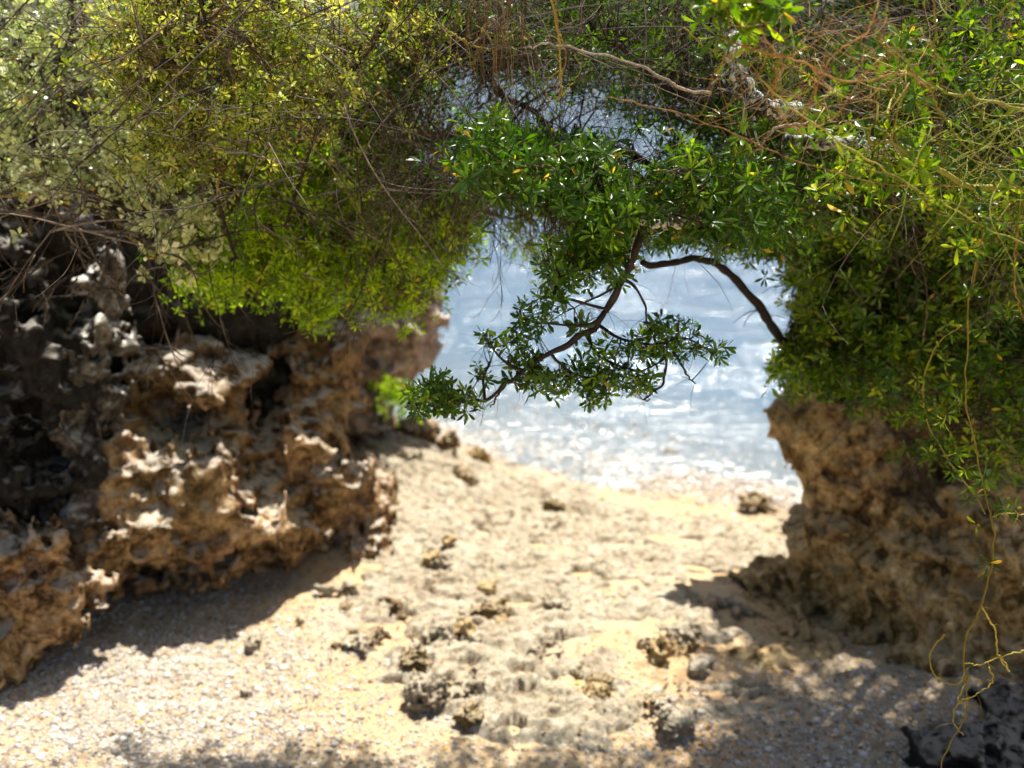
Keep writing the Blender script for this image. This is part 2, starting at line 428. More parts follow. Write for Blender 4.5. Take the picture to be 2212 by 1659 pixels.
M_rock_shade = rock_material("limestone_shade", [(.004, .004, .005), (.010, .010, .010), (.028, .026, .024), (.09, .08, .07)], .3, True, .4, 1.3, cr=.4, tint=.05)  # shade of camera-facing rock put into a near-black colour
M_rock_r = rock_material("limestone_brown", [(.018, .012, .004), (.15, .092, .032), (.46, .32, .14), (.72, .56, .32)], .3, True, .95, 1.6, up_tone=(.50, .38, .22), cr=.6)
M_sunlit_rim = rock_material("sunlit_rim_tone", [(.01, .01, .009), (.04, .036, .03), (.13, .115, .10), (.34, .31, .27)], .1, False, up_tone=(.75, .72, .66), cr=.9, tint=.1)  # pale tone stands in for sunlight along the wall's edge
M_shade_backing = rock_material("shade_backing_rock", [(.006, .006, .005), (.018, .016, .012), (.05, .042, .03), (.11, .09, .07)], .4, True, .4, 1.3, cr=.2, tint=.1)  # extra dark tone stands in for shade deep behind the leaves
M_rock_far = rock_material("limestone_pink", [(.06, .04, .035), (.2, .14, .11), (.4, .3, .24), (.6, .5, .42)], .15, False)
M_rock_beach = rock_material("beach_rock", [(.03, .018, .007), (.13, .08, .03), (.28, .19, .08), (.42, .32, .18)], .3, False, sc=2, up_tone=(.6, .5, .34), cr=.5)
M_shelf = rock_material("shelf_rock", [(.12, .085, .05), (.32, .26, .175), (.42, .365, .27), (.52, .475, .385)], .12, False, sc=1.6, up_tone=(.50, .44, .33), cr=.4)

m, n, out = mat_new("sand"); g = geo_pos(n)
f1 = noise(n, 1.7, 6, .6, .4, g); f2 = noise(n, 60, 5, .8, 0, g); f3 = noise(n, 7, 6, .65, .5, g)
col = ramp(n, f1, [(.35, (.58, .39, .21)), (.5, (.54, .40, .24)), (.65, (.48, .41, .30))])
col = mixc(n, .55, col, ramp(n, f2, [(.3, (.55, .5, .42)), (.5, (1.0, .98, .94)), (.72, (1.35, 1.35, 1.35))]), 'MULTIPLY')
col = mixc(n, math_(n, 'MULTIPLY', ramp(n, f3, [(.52, (0, 0, 0)), (.66, (1, 1, 1))]), .6), col, (.24, .18, .11))
col = wet(n, g, col)
principled(n, out, col, .92, .15, math_(n, 'ADD', f2, math_(n, 'MULTIPLY', f3, 1.5)), .8, .02); M_sand = m

m, n, out = mat_new("pebble"); at = N(n, "ShaderNodeAttribute"); at.attribute_name = "var"
col = ramp(n, at.outputs['Fac'], [(0, (.12, .10, .085)), (.3, (.30, .26, .22)), (.6, (.38, .34, .285)), (1, (.56, .53, .49))])
principled(n, out, col, .7, .3); M_peb = m

m, n, out = mat_new("sea_water"); g = geo_pos(n)
sep = N(n, "ShaderNodeSeparateXYZ"); n.links.new(g, sep.inputs[0])
mp = N(n, "ShaderNodeMapping"); mp.inputs['Scale'].default_value = (.38, 1.0, 1.0); mp.inputs['Rotation'].default_value = (0, 0, math.radians(12)); n.links.new(g, mp.inputs[0])
w1 = noise(n, 1.6, 4, .55, .6, mp.outputs[0]); w2 = noise(n, 7.5, 4, .6, .8, mp.outputs[0]); w3 = noise(n, 30, 3, .6, .5, mp.outputs[0])
h = math_(n, 'ADD', math_(n, 'MULTIPLY', w1, .025), math_(n, 'ADD', math_(n, 'MULTIPLY', w2, .032), math_(n, 'MULTIPLY', w3, .008)))
vo = N(n, "ShaderNodeTexVoronoi"); vo.inputs['Scale'].default_value = 6.5; n.links.new(mp.outputs[0], vo.inputs['Vector'])
vo2 = N(n, "ShaderNodeTexVoronoi"); vo2.inputs['Scale'].default_value = 15; n.links.new(mp.outputs[0], vo2.inputs['Vector'])
am = ramp(n, noise(n, 1.1, 3, .6, .5, mp.outputs[0]), [(.42, (.25, .25, .25)), (.62, (1, 1, 1))])
h = math_(n, 'ADD', h, math_(n, 'MULTIPLY', am, math_(n, 'ADD', math_(n, 'MULTIPLY', vo.outputs['Distance'], .020), math_(n, 'MULTIPLY', vo2.outputs['Distance'], .030))))
sdist = math_(n, 'ADD', math_(n, 'MULTIPLY', sep.outputs[0], .455), math_(n, 'MULTIPLY', sep.outputs[1], .89))   # distance from the shore line
mr = N(n, "ShaderNodeMapRange"); mr.inputs[1].default_value = 8.0; mr.inputs[2].default_value = 22.0; n.links.new(sdist, mr.inputs[0])
col = ramp(n, mr.outputs[0], [(0, (.13, .15, .155)), (.2, (.070, .115, .16)), (1, (.05, .095, .155))])
foam_n = noise(n, 9, 6, .7, 1.0, mp.outputs[0])
fr = N(n, "ShaderNodeMapRange"); fr.inputs[1].default_value = 7.0; fr.inputs[2].default_value = 8.1; fr.inputs[3].default_value = .16; fr.inputs[4].default_value = -.25; n.links.new(sdist, fr.inputs[0])
foam = ramp(n, math_(n, 'ADD', foam_n, fr.outputs[0]), [(.54, (0, 0, 0)), (.62, (1, 1, 1))])
col = mixc(n, foam, col, (.36, .38, .39))
p = principled(n, out, col, .12, .6)
b = N(n, "ShaderNodeBump"); b.inputs['Strength'].default_value = 1.0; b.inputs['Distance'].default_value = 1.0
n.links.new(h, b.inputs['Height']); n.links.new(b.outputs[0], p.inputs['Normal']); M_sea = m

# ------------------------------------------------------------------ ground, shelf, sea
def heightfield(name, xs, ys, fz, mat, keep=None):
    X, Y = np.meshgrid(xs, ys, indexing='ij'); Z = fz(X, Y)
    idx = np.arange(X.size).reshape(X.shape)
    q = np.stack([idx[:-1, :-1], idx[1:, :-1], idx[1:, 1:], idx[:-1, 1:]], -1).reshape(-1, 4)
    if keep is not None:
        k = keep(X, Y, Z).ravel(); q = q[k[q].any(1)]
        u = np.unique(q); r = np.zeros(X.size, int); r[u] = np.arange(len(u)); q = r[q]
        return new_obj(name, np.stack([X.ravel(), Y.ravel(), Z.ravel()], -1)[u], None, q, mat)
    return new_obj(name, np.stack([X.ravel(), Y.ravel(), Z.ravel()], -1), None, q, mat)
def sand_z(x, y):
    z = base_ground(x, y)
    near = np.exp(-((x / 9) ** 2 + ((y - 5) / 9) ** 2))
    return z + near * (.05 * fbm(x * .9, y * .9, 0 * x, 3) + .016 * fbm(x * 5, y * 5, 0 * x + 3, 4, N2) + .005 * N3(x * 22, y * 22, 0 * x))
def warped(a, b, c, n0, n1):          # fine spacing in the middle, coarse outside
    mid = np.arange(a, b, c); t = np.geomspace(c, n1, n0)
    return np.concatenate([a - np.cumsum(t)[::-1], mid, b + np.cumsum(t)])
xs = warped(-3.4, 3.4, .02, 60, 90); ys = warped(2.6, 10.5, .02, 60, 90)
tag(heightfield("beach", xs, ys, sand_z, M_sand), kind="structure")

def shelf_mask(x, y):
    """eroded reef shelf running from the left rock towards the viewer, and out to the water"""
    m1 = np.exp(-(((x - (0.15 + .22 * (5.2 - y))) / (.95)) ** 2) ** 1.5) * smooth((y - 3.55) / .7)
    m2 = smooth((y - 5.0) / .8) * smooth((x + 1.9) / .6) * smooth((3.2 - x) / .5)
    m3 = np.exp(-((x + .78) ** 2 / .10 + (y - 5.0) ** 2 / .12)) * 1.0
    return np.clip(np.maximum(np.maximum(m1, m2), m3) + .28 * fbm(x * 1.6 + 4, y * 1.6, 0 * x, 3, N2), 0, 1.3)
HOLLOWS = [(G(float(a), float(b_)), r_) for a, b_, r_ in [(1075, 1335, .07), (1010, 1375, .06), (1190, 1255, .035), (870, 1338, .045), (830, 1330, .03), (1180, 1325, .05), (1120, 1310, .05), (1340, 1300, .03),
    (900, 1430, .05), (960, 1480, .055), (1180, 1420, .05), (1290, 1495, .06), (1420, 1400, .06), (1480, 1420, .05), (1130, 1450, .05), (1030, 1440, .045), (1240, 1480, .04), (1545, 1500, .05), (850, 1400, .04), (950, 1290, .03),
    (700, 1285, .04), (650, 1265, .03), (770, 1230, .03), (1050, 1100, .05), (1000, 1040, .06), (950, 990, .06), (1080, 1030, .05), (1150, 1060, .04), (1230, 1110, .05), (1600, 1110, .06), (1350, 1150, .04), (1450, 1270, .03), (1300, 1380, .035)]]
def shelf_z(x, y):
    m = shelf_mask(x, y)
    jx = x + .05 * fbm(x * 7, y * 7, 0 * x + 6, 3, N2); jy = y + .035 * fbm(x * 7 + 5, y * 7, 0 * x + 6, 3, N2); hol = 0 * x
    for c_, r_ in HOLLOWS:
        q_ = ((jx - c_[0]) / (r_ * 1.5)) ** 2 + ((jy - c_[1]) / r_) ** 2
        hol = np.maximum(hol, smooth((1.25 - q_) / .5) * min(.13, 1.9 * r_))
    wx = x + .07 * fbm(x * 3, y * 3, 0 * x, 3, N3); wy = y + .05 * fbm(x * 3 + 9, y * 3, 0 * x, 3, N3)
    bed = .055 * fbm(wx * 1.8, wy * 3.6, 0 * x, 5) + .035 * fbm(wx * 5, wy * 9, 0 * x + 5, 4, N2)
    ter = np.abs(fbm(wx * 2.6 + 3, wy * 5.2, 0 * x + 2, 4, N3)) ; bed = bed + .05 * (.4 - ter)
    pit = fbm(wx * 4.2 + 11, wy * 7.0, 0 * x + 8, 3, N1); pm = fbm(x * .8 + 2, y * .8, 0 * x, 2, N2)
    near = smooth((6.6 - y) / 1.6)
    bed = bed - (.20 * near + .03) * smooth((pit - .46 + .30 * np.clip(pm, -1, 1)) / .10)
    st = fbm(wx * 9, wy * 26, 0 * x + 1, 4, N3); bed = bed + .045 * (.35 - np.abs(st)) + .026 * fbm(wx * 14, wy * 44, 0 * x, 3, N1)
    holes = fbm(wx * 11 + 3, wy * 22, 0 * x + 4, 3, N2); bed = bed - .05 * smooth((holes - .40) / .12)
    fin = .010 * fbm(x * 26, y * 40, 0 * x, 3, N2)
    lift = -.15 + .20 * smooth((m - .08) / .42)
    sh_ = .455 * x + .89 * y - 7.85
    lift = lift - .02 * smooth((4.6 - y) / .8) - .13 * smooth((sh_ + 1.5) / 1.3) - .075 * smooth((x - .4) / .3) * smooth((5.0 - y) / .4)
    return base_ground(x, y) + lift + bed * (.62 - .20 * near) + fin - hol * .8
sx = np.arange(-2.1, 3.3, .0125); sy = np.arange(3.3, 9.6, .0125)
tag(heightfield("rock_shelf", sx, sy, shelf_z, M_shelf, keep=lambda X, Y, Z: Z > base_ground(X, Y) - .10), kind="structure")

def sea_z(x, y):
    s = .455 * x + .89 * y - 7.85; k = np.exp(-np.maximum(s, 0) / 30)
    ph = s * 4.2 + .8 * fbm(x * .3, y * .3, 0 * x, 2)
    return WATER_Z + k * (.016 * np.sin(ph) * smooth(s / 1.0) + .008 * smooth(s / 2) * fbm(x * 1.1, y * 1.8, 0 * x, 3, N2))
xs = warped(-6, 9, .06, 70, 140); ys = np.concatenate([np.arange(6.2, 26, .06), 26 + np.cumsum(np.geomspace(.06, 160, 80))])
tag(heightfield("sea", xs, ys, sea_z, M_sea), kind="structure")

# ------------------------------------------------------------------ rocks from a distance field
def surface_nets(F, xs, ys, zs):
    ins = F < 0; nx, ny, nz = F.shape
    c = np.zeros((nx - 1, ny - 1, nz - 1), np.int8)
    for i in (0, 1):
        for j in (0, 1):
            for k in (0, 1): c += ins[i:nx - 1 + i, j:ny - 1 + j, k:nz - 1 + k]
    act = (c > 0) & (c < 8); I, J, K = np.nonzero(act)
    vid = np.full(act.shape, -1, np.int64); vid[act] = np.arange(len(I))
    acc = np.zeros((len(I), 3)); cnt = np.zeros(len(I))
    corners = [(i, j, k) for i in (0, 1) for j in (0, 1) for k in (0, 1)]
    for a in corners:
        for ax in range(3):
            if a[ax] == 1: continue
            b = list(a); b[ax] = 1
            fa = F[I + a[0], J + a[1], K + a[2]]; fb = F[I + b[0], J + b[1], K + b[2]]
            x = (fa < 0) != (fb < 0); t = np.where(x, fa / (fa - fb + 1e-12), 0)
            p = np.tile(np.array(a, float), (len(I), 1)); p[:, ax] += t
            acc += p * x[:, None]; cnt += x
    v = acc / np.maximum(cnt, 1)[:, None]; h = xs[1] - xs[0]
    V = np.stack([xs[I] + v[:, 0] * h, ys[J] + v[:, 1] * h, zs[K] + v[:, 2] * h], -1)
    Q = []
    for ax in range(3):
        sl0 = [slice(1, -1)] * 3; sl0[ax] = slice(0, -1); sl1 = [slice(1, -1)] * 3; sl1[ax] = slice(1, None)
        A = ins[tuple(sl0)]; B = ins[tuple(sl1)]; x = A != B
        i, j, k = np.nonzero(x); off = [1, 1, 1]; off[ax] = 0; g_ = np.stack([i + off[0], j + off[1], k + off[2]], -1)
        u, w = [(1, 2), (2, 0), (0, 1)][ax]
        def vv(du, dw):
            q = g_.copy(); q[:, u] -= du; q[:, w] -= dw; return vid[q[:, 0], q[:, 1], q[:, 2]]
        q = np.stack([vv(1, 1), vv(0, 1), vv(0, 0), vv(1, 0)], -1)
        fl = ~A[x]; q[fl] = q[fl][:, ::-1]; Q.append(q)
    Q = np.concatenate(Q); return V, Q[(Q >= 0).all(1)]

def rock(name, blobs, cuts, box, h, mat, label, cat="rock", seed=0, amp=1.0, pits=900, group=None, warp=.075, k=.06, ns=1.0):
    (x0, x1), (y0, y1), (z0, z1) = box
    xs = np.arange(x0, x1, h).astype(np.float32); ys = np.arange(y0, y1, h).astype(np.float32); zs = np.arange(z0, z1, h).astype(np.float32)
    gn = lambda s, sd, an=(1, 1, 1): grid_noise(xs, ys, zs, max(s * ns, h * 1.5), seed * 100 + sd, an)
    X = xs[:, None, None] + warp * gn(.5, 1) + warp * .4 * gn(.17, 11); Y = ys[None, :, None] + warp * gn(.5, 2) + warp * .4 * gn(.17, 12)
    Z = zs[None, None, :] + warp * gn(.45, 3) + warp * .4 * gn(.15, 13)
    def ell(c, r):
        a = ((X - c[0]) / r[0]) ** 2; a += ((Y - c[1]) / r[1]) ** 2; a += ((Z - c[2]) / r[2]) ** 2
        a = np.sqrt(a); return (a - 1) * min(r) * .9
    acc = None
    for c, r in blobs:
        e = np.exp(np.clip(-ell(c, r) / k, -30, 30)); acc = e if acc is None else acc + e
    F = -k * np.log(acc + 1e-12)
    for c, r in cuts:
        d = -ell(c, r); kk = .05; F = np.maximum(F, d) + kk * np.exp(-np.abs(F - d) / kk) * .5
    F += amp * (.15 * (np.abs(gn(.42, 4)) - .33) + .09 * (np.abs(gn(.24, 14)) - .33) + .06 * (np.abs(gn(.14, 5, (1, 1, .8))) - .35) + .034 * gn(.07, 6) + .020 * gn(.035, 7))
    ridg = np.abs(gn(.22, 8, (.6, .6, 1.5))); F -= amp * .032 * (1 - np.minimum(ridg / .18, 1)) 
    r2 = np.abs(gn(.10, 9, (.8, .8, 1.3))); F -= amp * .020 * (1 - np.minimum(r2 / .25, 1)); r3 = np.abs(gn(.052, 10)); F += amp * .020 * (1 - np.minimum(r3 / .25, 1))
    r_ = np.random.default_rng(seed + 5)
    I = np.argwhere(np.abs(F) < h)
    if len(I) and pits:
        for p in I[r_.choice(len(I), min(pits, len(I)), replace=False)]:
            rr = ns ** .5 * r_.choice([.018, .025, .035, .05, .09, .13], p=[.40, .3, .15, .09, .04, .02]) * r_.uniform(.8, 1.3); e3 = r_.uniform(.7, 1.5, 3)
            n_ = int(rr * 1.7 / h) + 2; lo = np.maximum(p - n_, 0); hi = np.minimum(p + n_ + 1, F.shape)
            gx = (np.arange(lo[0], hi[0]) - p[0])[:, None, None] * h * e3[0]; gy = (np.arange(lo[1], hi[1]) - p[1])[None, :, None] * h * e3[1]; gz = (np.arange(lo[2], hi[2]) - p[2])[None, None] * h * e3[2]
            d = rr - np.sqrt(gx * gx + gy * gy + gz * gz)
            s = F[lo[0]:hi[0], lo[1]:hi[1], lo[2]:hi[2]]; np.maximum(s, d, out=s)
    F[0] = F[-1] = 1; F[:, 0] = F[:, -1] = 1; F[:, :, 0] = F[:, :, -1] = 1
    V, Q = surface_nets(F, xs, ys, zs)
    lab_ = np.arange(len(V))                                   # keep only the largest connected piece
    E = np.concatenate([Q[:, [0, 1]], Q[:, [1, 2]], Q[:, [2, 3]], Q[:, [3, 0]]])
    while True:
        old = lab_.copy(); mn = np.minimum(lab_[E[:, 0]], lab_[E[:, 1]])
        np.minimum.at(lab_, E[:, 0], mn); np.minimum.at(lab_, E[:, 1], mn); lab_ = lab_[lab_]; lab_ = lab_[lab_]
        if (old == lab_).all(): break
    big = np.bincount(lab_).argmax(); Q = Q[lab_[Q[:, 0]] == big]
    u_ = np.unique(Q); re_ = np.zeros(len(V), int); re_[u_] = np.arange(len(u_)); V, Q = V[u_], re_[Q]
    o = new_obj(name, V, None, Q, mat); tag(o, label, cat, group); return o
def B(px, py, Y, rx, ry, rz): return (W(px, py, Y), (rx, ry, rz))

# main left outcrop
rock("rock_outcrop", [
    B(420, 850, 5.35, .34, .40, .34), B(300, 1060, 5.1, .52, .45, .50), B(480, 1080, 5.3, .50, .45, .42), B(640, 1060, 5.6, .42, .40, .45),
    B(780, 1130, 5.85, .24, .35, .22), B(680, 890, 5.8, .24, .32, .18), B(700, 760, 6.0, .15, .3, .20), B(150, 1160, 4.9, .40, .35, .35),
    B(520, 660, 6.2, .5, .45, .40), B(250, 640, 5.9, .8, .45, .55), B(350, 1230, 5.5, .6, .35, .25), B(600, 1180, 5.85, .5, .3, .2),],
    [B(570, 735, 5.45, .22, .34, .17), B(600, 960, 5.25, .10, .12, .14), B(400, 1250, 4.85, .5, .14, .09), B(390, 1225, 4.75, .07, .2, .07), B(700, 1010, 5.3, .10, .2, .07), B(820, 1190, 5.55, .22, .2, .09), B(480, 1130, 4.85, .08, .16, .06), B(330, 900, 5.0, .12, .2, .07)],
    ((-3.6, -.35), (4.3, 6.9), (-.15, 2.6)), .016, M_rock_l,
    "pitted tan limestone outcrop with a dark hollow, left of the opening under the shrubs", "rock", 3, pits=800, amp=.85)
for bl, bx in [([((-2.9, 6.0, 1.9), (1.6, .75, 1.45)), ((-1.55, 6.3, 2.3), (.8, .6, .95)), ((-3.9, 5.2, 1.6), (1.2, .7, 1.2))], ((-5.4, -.3), (4.2, 7.4), (-.4, 4.0))),
               ([((3.6, 6.6, 1.7), (1.1, .8, 1.4)), ((2.6, 5.9, 2.5), (1.15, .45, .85)), ((4.0, 5.4, 1.9), (1.2, .8, 1.5))], ((1.0, 5.4), (4.4, 7.7), (-.4, 4.0)))]:
    hl = rock("shade_backing", bl, [], bx, .04, M_shade_backing, None, None, 31 + int(bx[0][0]), pits=200); hl["kind"] = "structure"  # added dark mass behind the shrubs, gives the leaf gaps their shade
# near wall, its shade put into a near-black colour
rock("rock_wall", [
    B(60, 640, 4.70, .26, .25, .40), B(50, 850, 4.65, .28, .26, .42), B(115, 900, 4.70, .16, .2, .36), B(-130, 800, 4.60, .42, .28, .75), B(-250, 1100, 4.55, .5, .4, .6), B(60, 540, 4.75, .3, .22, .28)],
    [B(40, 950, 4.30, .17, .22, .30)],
    ((-4.0, -1.3), (3.8, 5.6), (-.1, 3.5)), .021, M_rock_shade,
    "near rock wall with its shade painted in near black at the far left side", "rock", 7, pits=700)
rock("rock_outcrop", [
    B(60, 1220, 4.30, .22, .20, .24), B(120, 1330, 4.25, .13, .15, .12), B(20, 1400, 4.2, .17, .2, .16), B(-140, 1260, 4.2, .4, .3, .42)],
    [B(150, 1400, 4.1, .10, .10, .05)],
    ((-3.5, -1.8), (3.6, 4.9), (-.1, 1.7)), .014, M_rock_l,
    "small jagged honey-coloured outcrop on the pebbles in the bottom left corner", "rock", 9, amp=.7, pits=500, warp=.08, k=.06)
rock("sunlit_rim_rock", [B(190, 700, 4.78, 0.036, .08, .12), B(185, 800, 4.78, 0.032, .08, .14), B(200, 880, 4.76, 0.048, .08, .10), B(185, 960, 4.73, 0.032, .07, .10), B(180, 1030, 4.70, 0.040, .07, .12), B(180, 1090, 4.68, 0.028, .06, .10), B(170, 620, 4.78, 0.040, .07, .12)], [],
    ((-2.6, -1.5), (4.3, 5.2), (.2, 2.6)), .013, M_sunlit_rim, "narrow ragged rib added as the painted sunlit rim of the near wall", "rock", 17, amp=.75, pits=420, warp=.09, k=.04)  # added pale ridge, stands in for the wall's sunlit rim
# far cliff by the sea, left of opening
rock("cliff", [
    B(800, 730, 7.6, .45, .5, .55), B(740, 560, 7.7, .7, .6, .8), B(850, 600, 7.9, .30, .4, .5), B(620, 800, 7.4, .8, .5, .9), B(560, 900, 7.3, .9, .5, .6), B(870, 540, 8.1, .30, .4, .34)],
    [], ((-4.2, -.1), (6.6, 8.9), (-.75, 3.6)), .03, M_rock_far,
    "pinkish brown sea cliff behind the left outcrop, its edge against the water", "cliff", 13, pits=700)
# right rock
rock("rock_pillar", [
    B(1790, 930, 5.3, .22, .35, .26), B(1740, 900, 5.4, .15, .25, .20), B(1860, 1060, 5.2, .30, .35, .35), B(1830, 1200, 5.15, .26, .35, .40), B(1960, 1200, 5.0, .40, .4, .45), B(2060, 1300, 4.75, .40, .4, .40),
    B(2200, 1250, 4.6, .45, .45, .50), B(1880, 1330, 4.95, .35, .32, .22), B(2130, 1440, 4.5, .30, .28, .20), B(1760, 1340, 5.3, .22, .25, .12), B(1900, 1400, 4.7, .30, .24, .15), B(2080, 1460, 4.4, .32, .22, .17), B(2250, 1480, 4.25, .4, .3, .26), B(1700, 1330, 5.15, .24, .2, .10), B(1900, 700, 5.6, .45, .45, .55), B(2150, 1020, 5.35, .5, .3, .6), B(1960, 900, 5.45, .36, .3, .42), B(2150, 650, 5.3, .7, .4, .8), B(2350, 900, 5.0, .7, .5, 1.0), B(2350, 1400, 4.4, .4, .4, .35)],
    [B(1870, 1130, 4.80, .10, .12, .12), B(2060, 1050, 4.5, .26, .16, .16), B(1680, 1050, 5.3, .05, .5, .16)],
    ((1.05, 3.6), (3.7, 6.4), (-.25, 3.3)), .0175, M_rock_r,
    "tall undercut limestone pillar of brown twisted rock right of the opening", "rock", 21, pits=420, warp=.06, amp=.62)
rock("rock_slab", [
    B(1650, 1250, 5.35, .20, .2, .17), B(1610, 1290, 5.3, .14, .14, .08), B(1690, 1320, 5.2, .22, .2, .07)], [],
    ((.9, 2.1), (4.6, 6.0), (-.2, .8)), .014, M_rock_r,
    "dark mossy rock leaning against the foot of the right pillar", "rock", 23, amp=.45, pits=120, warp=.05, k=.05)
rock("rock_slab", [
    B(1640, 1400, 4.75, .20, .2, .06), B(1740, 1420, 4.6, .25, .2, .06), B(1830, 1460, 4.45, .18, .16, .05)], [],
    ((.7, 2.3), (3.9, 5.3), (-.2, .5)), .014, M_rock_r,
    "low flat grey ledge in the shade in front of the right pillar", "rock", 24, amp=.45, pits=120, warp=.05, k=.05)
rock("rock_slab", [
    B(2160, 1610, 3.75, .25, .2, .10), B(2080, 1650, 3.6, .14, .14, .07), B(2260, 1560, 3.9, .3, .2, .16)], [],
    ((1.4, 2.9), (3.1, 4.3), (-.15, .7)), .014, M_rock_shade,
    "dark boulder in deep shade in the bottom right corner below the hanging vine", "rock", 25, amp=.5, pits=120, warp=.05, k=.05)

ledges = [(1062, 1345, 0.24, "hollowed ledge of reef rock at the top of the stony trail"), (990, 1395, 0.21, "pale ledge with a black cavity just below the topmost hollowed ledge"),
          (905, 1440, 0.19, "low ledge at the left of the stony trail near the sand"), (985, 1505, 0.24, "broad undercut ledge at the near end of the stony trail"),
          (1300, 1490, 0.22, "undercut ledge standing alone on the sand right of the stony trail"), (1435, 1405, 0.24, "rugged ledge with two cavities at the shadow's edge by the pillar"),
          (1445, 1545, 0.24, "split ledge half in shade near the bottom right of the sand"), (1190, 1318, 0.19, "thin flat ledge right of the topmost hollowed ledge"),
          (845, 1335, 0.18, "small undercut ledge left of the stony trail near the outcrop"), (1180, 1425, 0.19, "low undercut ledge in the middle of the sandy gap"),
          (940, 1240, 0.19, "flat ledge over a dark oval hole by the left outcrop's foot"), (700, 1290, 0.27, "pale stepped ledge reaching from the left outcrop to the sand"),
          (775, 1400, 0.21, "cream ledge with an ochre underside on the sand left of the trail"), (1560, 1330, 0.21, "grey ledge between the leaning mossy rock and the trail")]
def ground_at(c): return max(float(base_ground(c[0], c[1])), float(shelf_z(np.array([c[0]]), np.array([c[1]]))[0]))
for i, (px, py, w, lab) in enumerate(ledges):
    c = G(float(px), float(py)); c[2] = ground_at(c); r_ = np.random.default_rng(300 + i)
    bl = [(c + (0, .03, .015), (w * .50, w * .36, w * .20))] + [(c + (w * r_.uniform(-.45, .45), w * r_.uniform(0, .3), w * r_.uniform(-.05, .08)), (w * r_.uniform(.2, .32), w * r_.uniform(.18, .3), w * r_.uniform(.12, .2))) for _ in range(4)]
    ct = [(c + (w * k_ + w * r_.uniform(-.08, .08), -w * .30, w * r_.uniform(-.02, .03)), (w * r_.uniform(.14, .24), w * .26, w * r_.uniform(.09, .13))) for k_ in ((-.26, .2) if w > .21 else (0.02,))]
    rock("rock_ledge", bl, ct, ((c[0] - w, c[0] + w), (c[1] - w * .9, c[1] + w * .9), (c[2] - w * .5, c[2] + w * .55)), w / 38, M_shelf if i % 4 else M_rock_beach, lab, "rock", 310 + i,
         amp=w * .8, pits=60, group="undercut rock ledges on the beach", warp=w * .16, k=w * .10, ns=w * 1.3)

# loose beach rocks: (px, py, size m, label)
loose = [
    (835, 925, .20, "brown rubble block high on the slope beside the cliff foot", "o"),
    (905, 955, .22, "wide brown rubble block second down the slope from the cliff foot", "o"),
    (965, 985, .16, "brown rubble block half way along the slope to the water", "o"),
    (1030, 1000, .18, "dark brown rubble block at the water end of the slope", "d"),
    (885, 1000, .14, "tan rubble block on the near side of the slope", "s"),
    (1000, 1040, .16, "brown rubble block at the foot of the slope on the beach", "o"),
    (1195, 1110, .13, "rounded ochre rock alone on the pale beach below the branch", "o"),
    (1240, 1115, .08, "small brown rock just right of the ochre one on the beach", "o"),
    (940, 1240, .12, "flat dark oval rock on the shelf near the left outcrop", "d"),
    (968, 1205, .06, "small dark stone behind the flat oval rock", "d"),
    (640, 1355, .09, "knobbly brown stone on the sand between pebbles and shelf", "o"),
    (550, 1395, .08, "low sandy stone left of the knobbly brown stone", "s"),
    (770, 1405, .14, "pale rock with ochre side where the sand meets the shelf", "s"),
    (745, 1320, .06, "little pointed ochre stone above the pale rock", "o"),
    (1010, 1380, .14, "dark pitted rock block in the middle of the shelf", "d"),
    (1070, 1340, .11, "dark hollowed rock block behind the pitted block", "d"),
    (895, 1465, .12, "ochre lump of rock at the front of the shelf", "o"),
    (925, 1520, .15, "broad cream rock with brown front at the shelf's near end", "s"),
    (960, 1495, .10, "brown rock wedged behind the broad cream rock", "o"),
    (1290, 1500, .10, "black-hollowed low rock on the sand at the shelf's right part", "d"),
    (1410, 1530, .09, "upright dark stone standing beside the grey cleft rock", "d"),
    (1455, 1570, .14, "grey cleft rock half in shade near the bottom of the beach", "s"),
    (1440, 1410, .16, "dark rugged rock at the edge of the pillar's shadow", "d"),
    (1510, 1440, .10, "grey rounded rock right of the dark rugged rock", "s"),
    (1450, 990, .14, "dark wet rock lying in the shallow surf", "d"),
    (1530, 1000, .07, "small wet stone in the surf right of the dark wet rock", "d"),
    (1640, 1108, .20, "brown rock mound on the beach by the pillar's left edge", "o"),
    (1050, 1290, .07, "small dark stone on the shelf between two hollows", "d"),
    (520, 1500, .08, "sand-covered stone among the pebbles at lower left", "s"),
    (1010, 1560, .10, "crumbling ochre stone at the bottom of the shelf", "o"),
]
for i, (px, py, s_, lab, kd) in enumerate(loose):
    c = G(float(px), float(py)); c[2] = max(c[2], float(shelf_z(np.array([c[0]]), np.array([c[1]]))[0]) + .015) + s_ * .15
    mt = {'o': M_rock_beach, 'd': M_rock_shade, 's': M_shelf}[kd]
    r_ = np.random.default_rng(i + 40)
    bl = [(c, (s_ * .5, s_ * .42, s_ * .38))] + [(c + r_.normal(0, s_ * .28, 3) * (1, 1, .4), tuple(s_ * r_.uniform(.18, .34, 3))) for _ in range(3)]
    if kd == 'd': mt = M_rock_r
    rock("beach_rock", bl, [(c + np.array([r_.normal(0, s_ * .2), -s_ * .38, s_ * .02]), (s_ * .22, s_ * .2, s_ * .15))] if i % 2 == 0 else [],
         ((c[0] - s_, c[0] + s_), (c[1] - s_, c[1] + s_), (c[2] - s_ * .7, c[2] + s_ * .9)), s_ / 22, mt, lab, "rock", 60 + i,
         amp=s_ * 1.5, pits=4, group="loose rocks on the beach", warp=s_ * .14, k=s_ * .14, ns=s_ * 1.6)

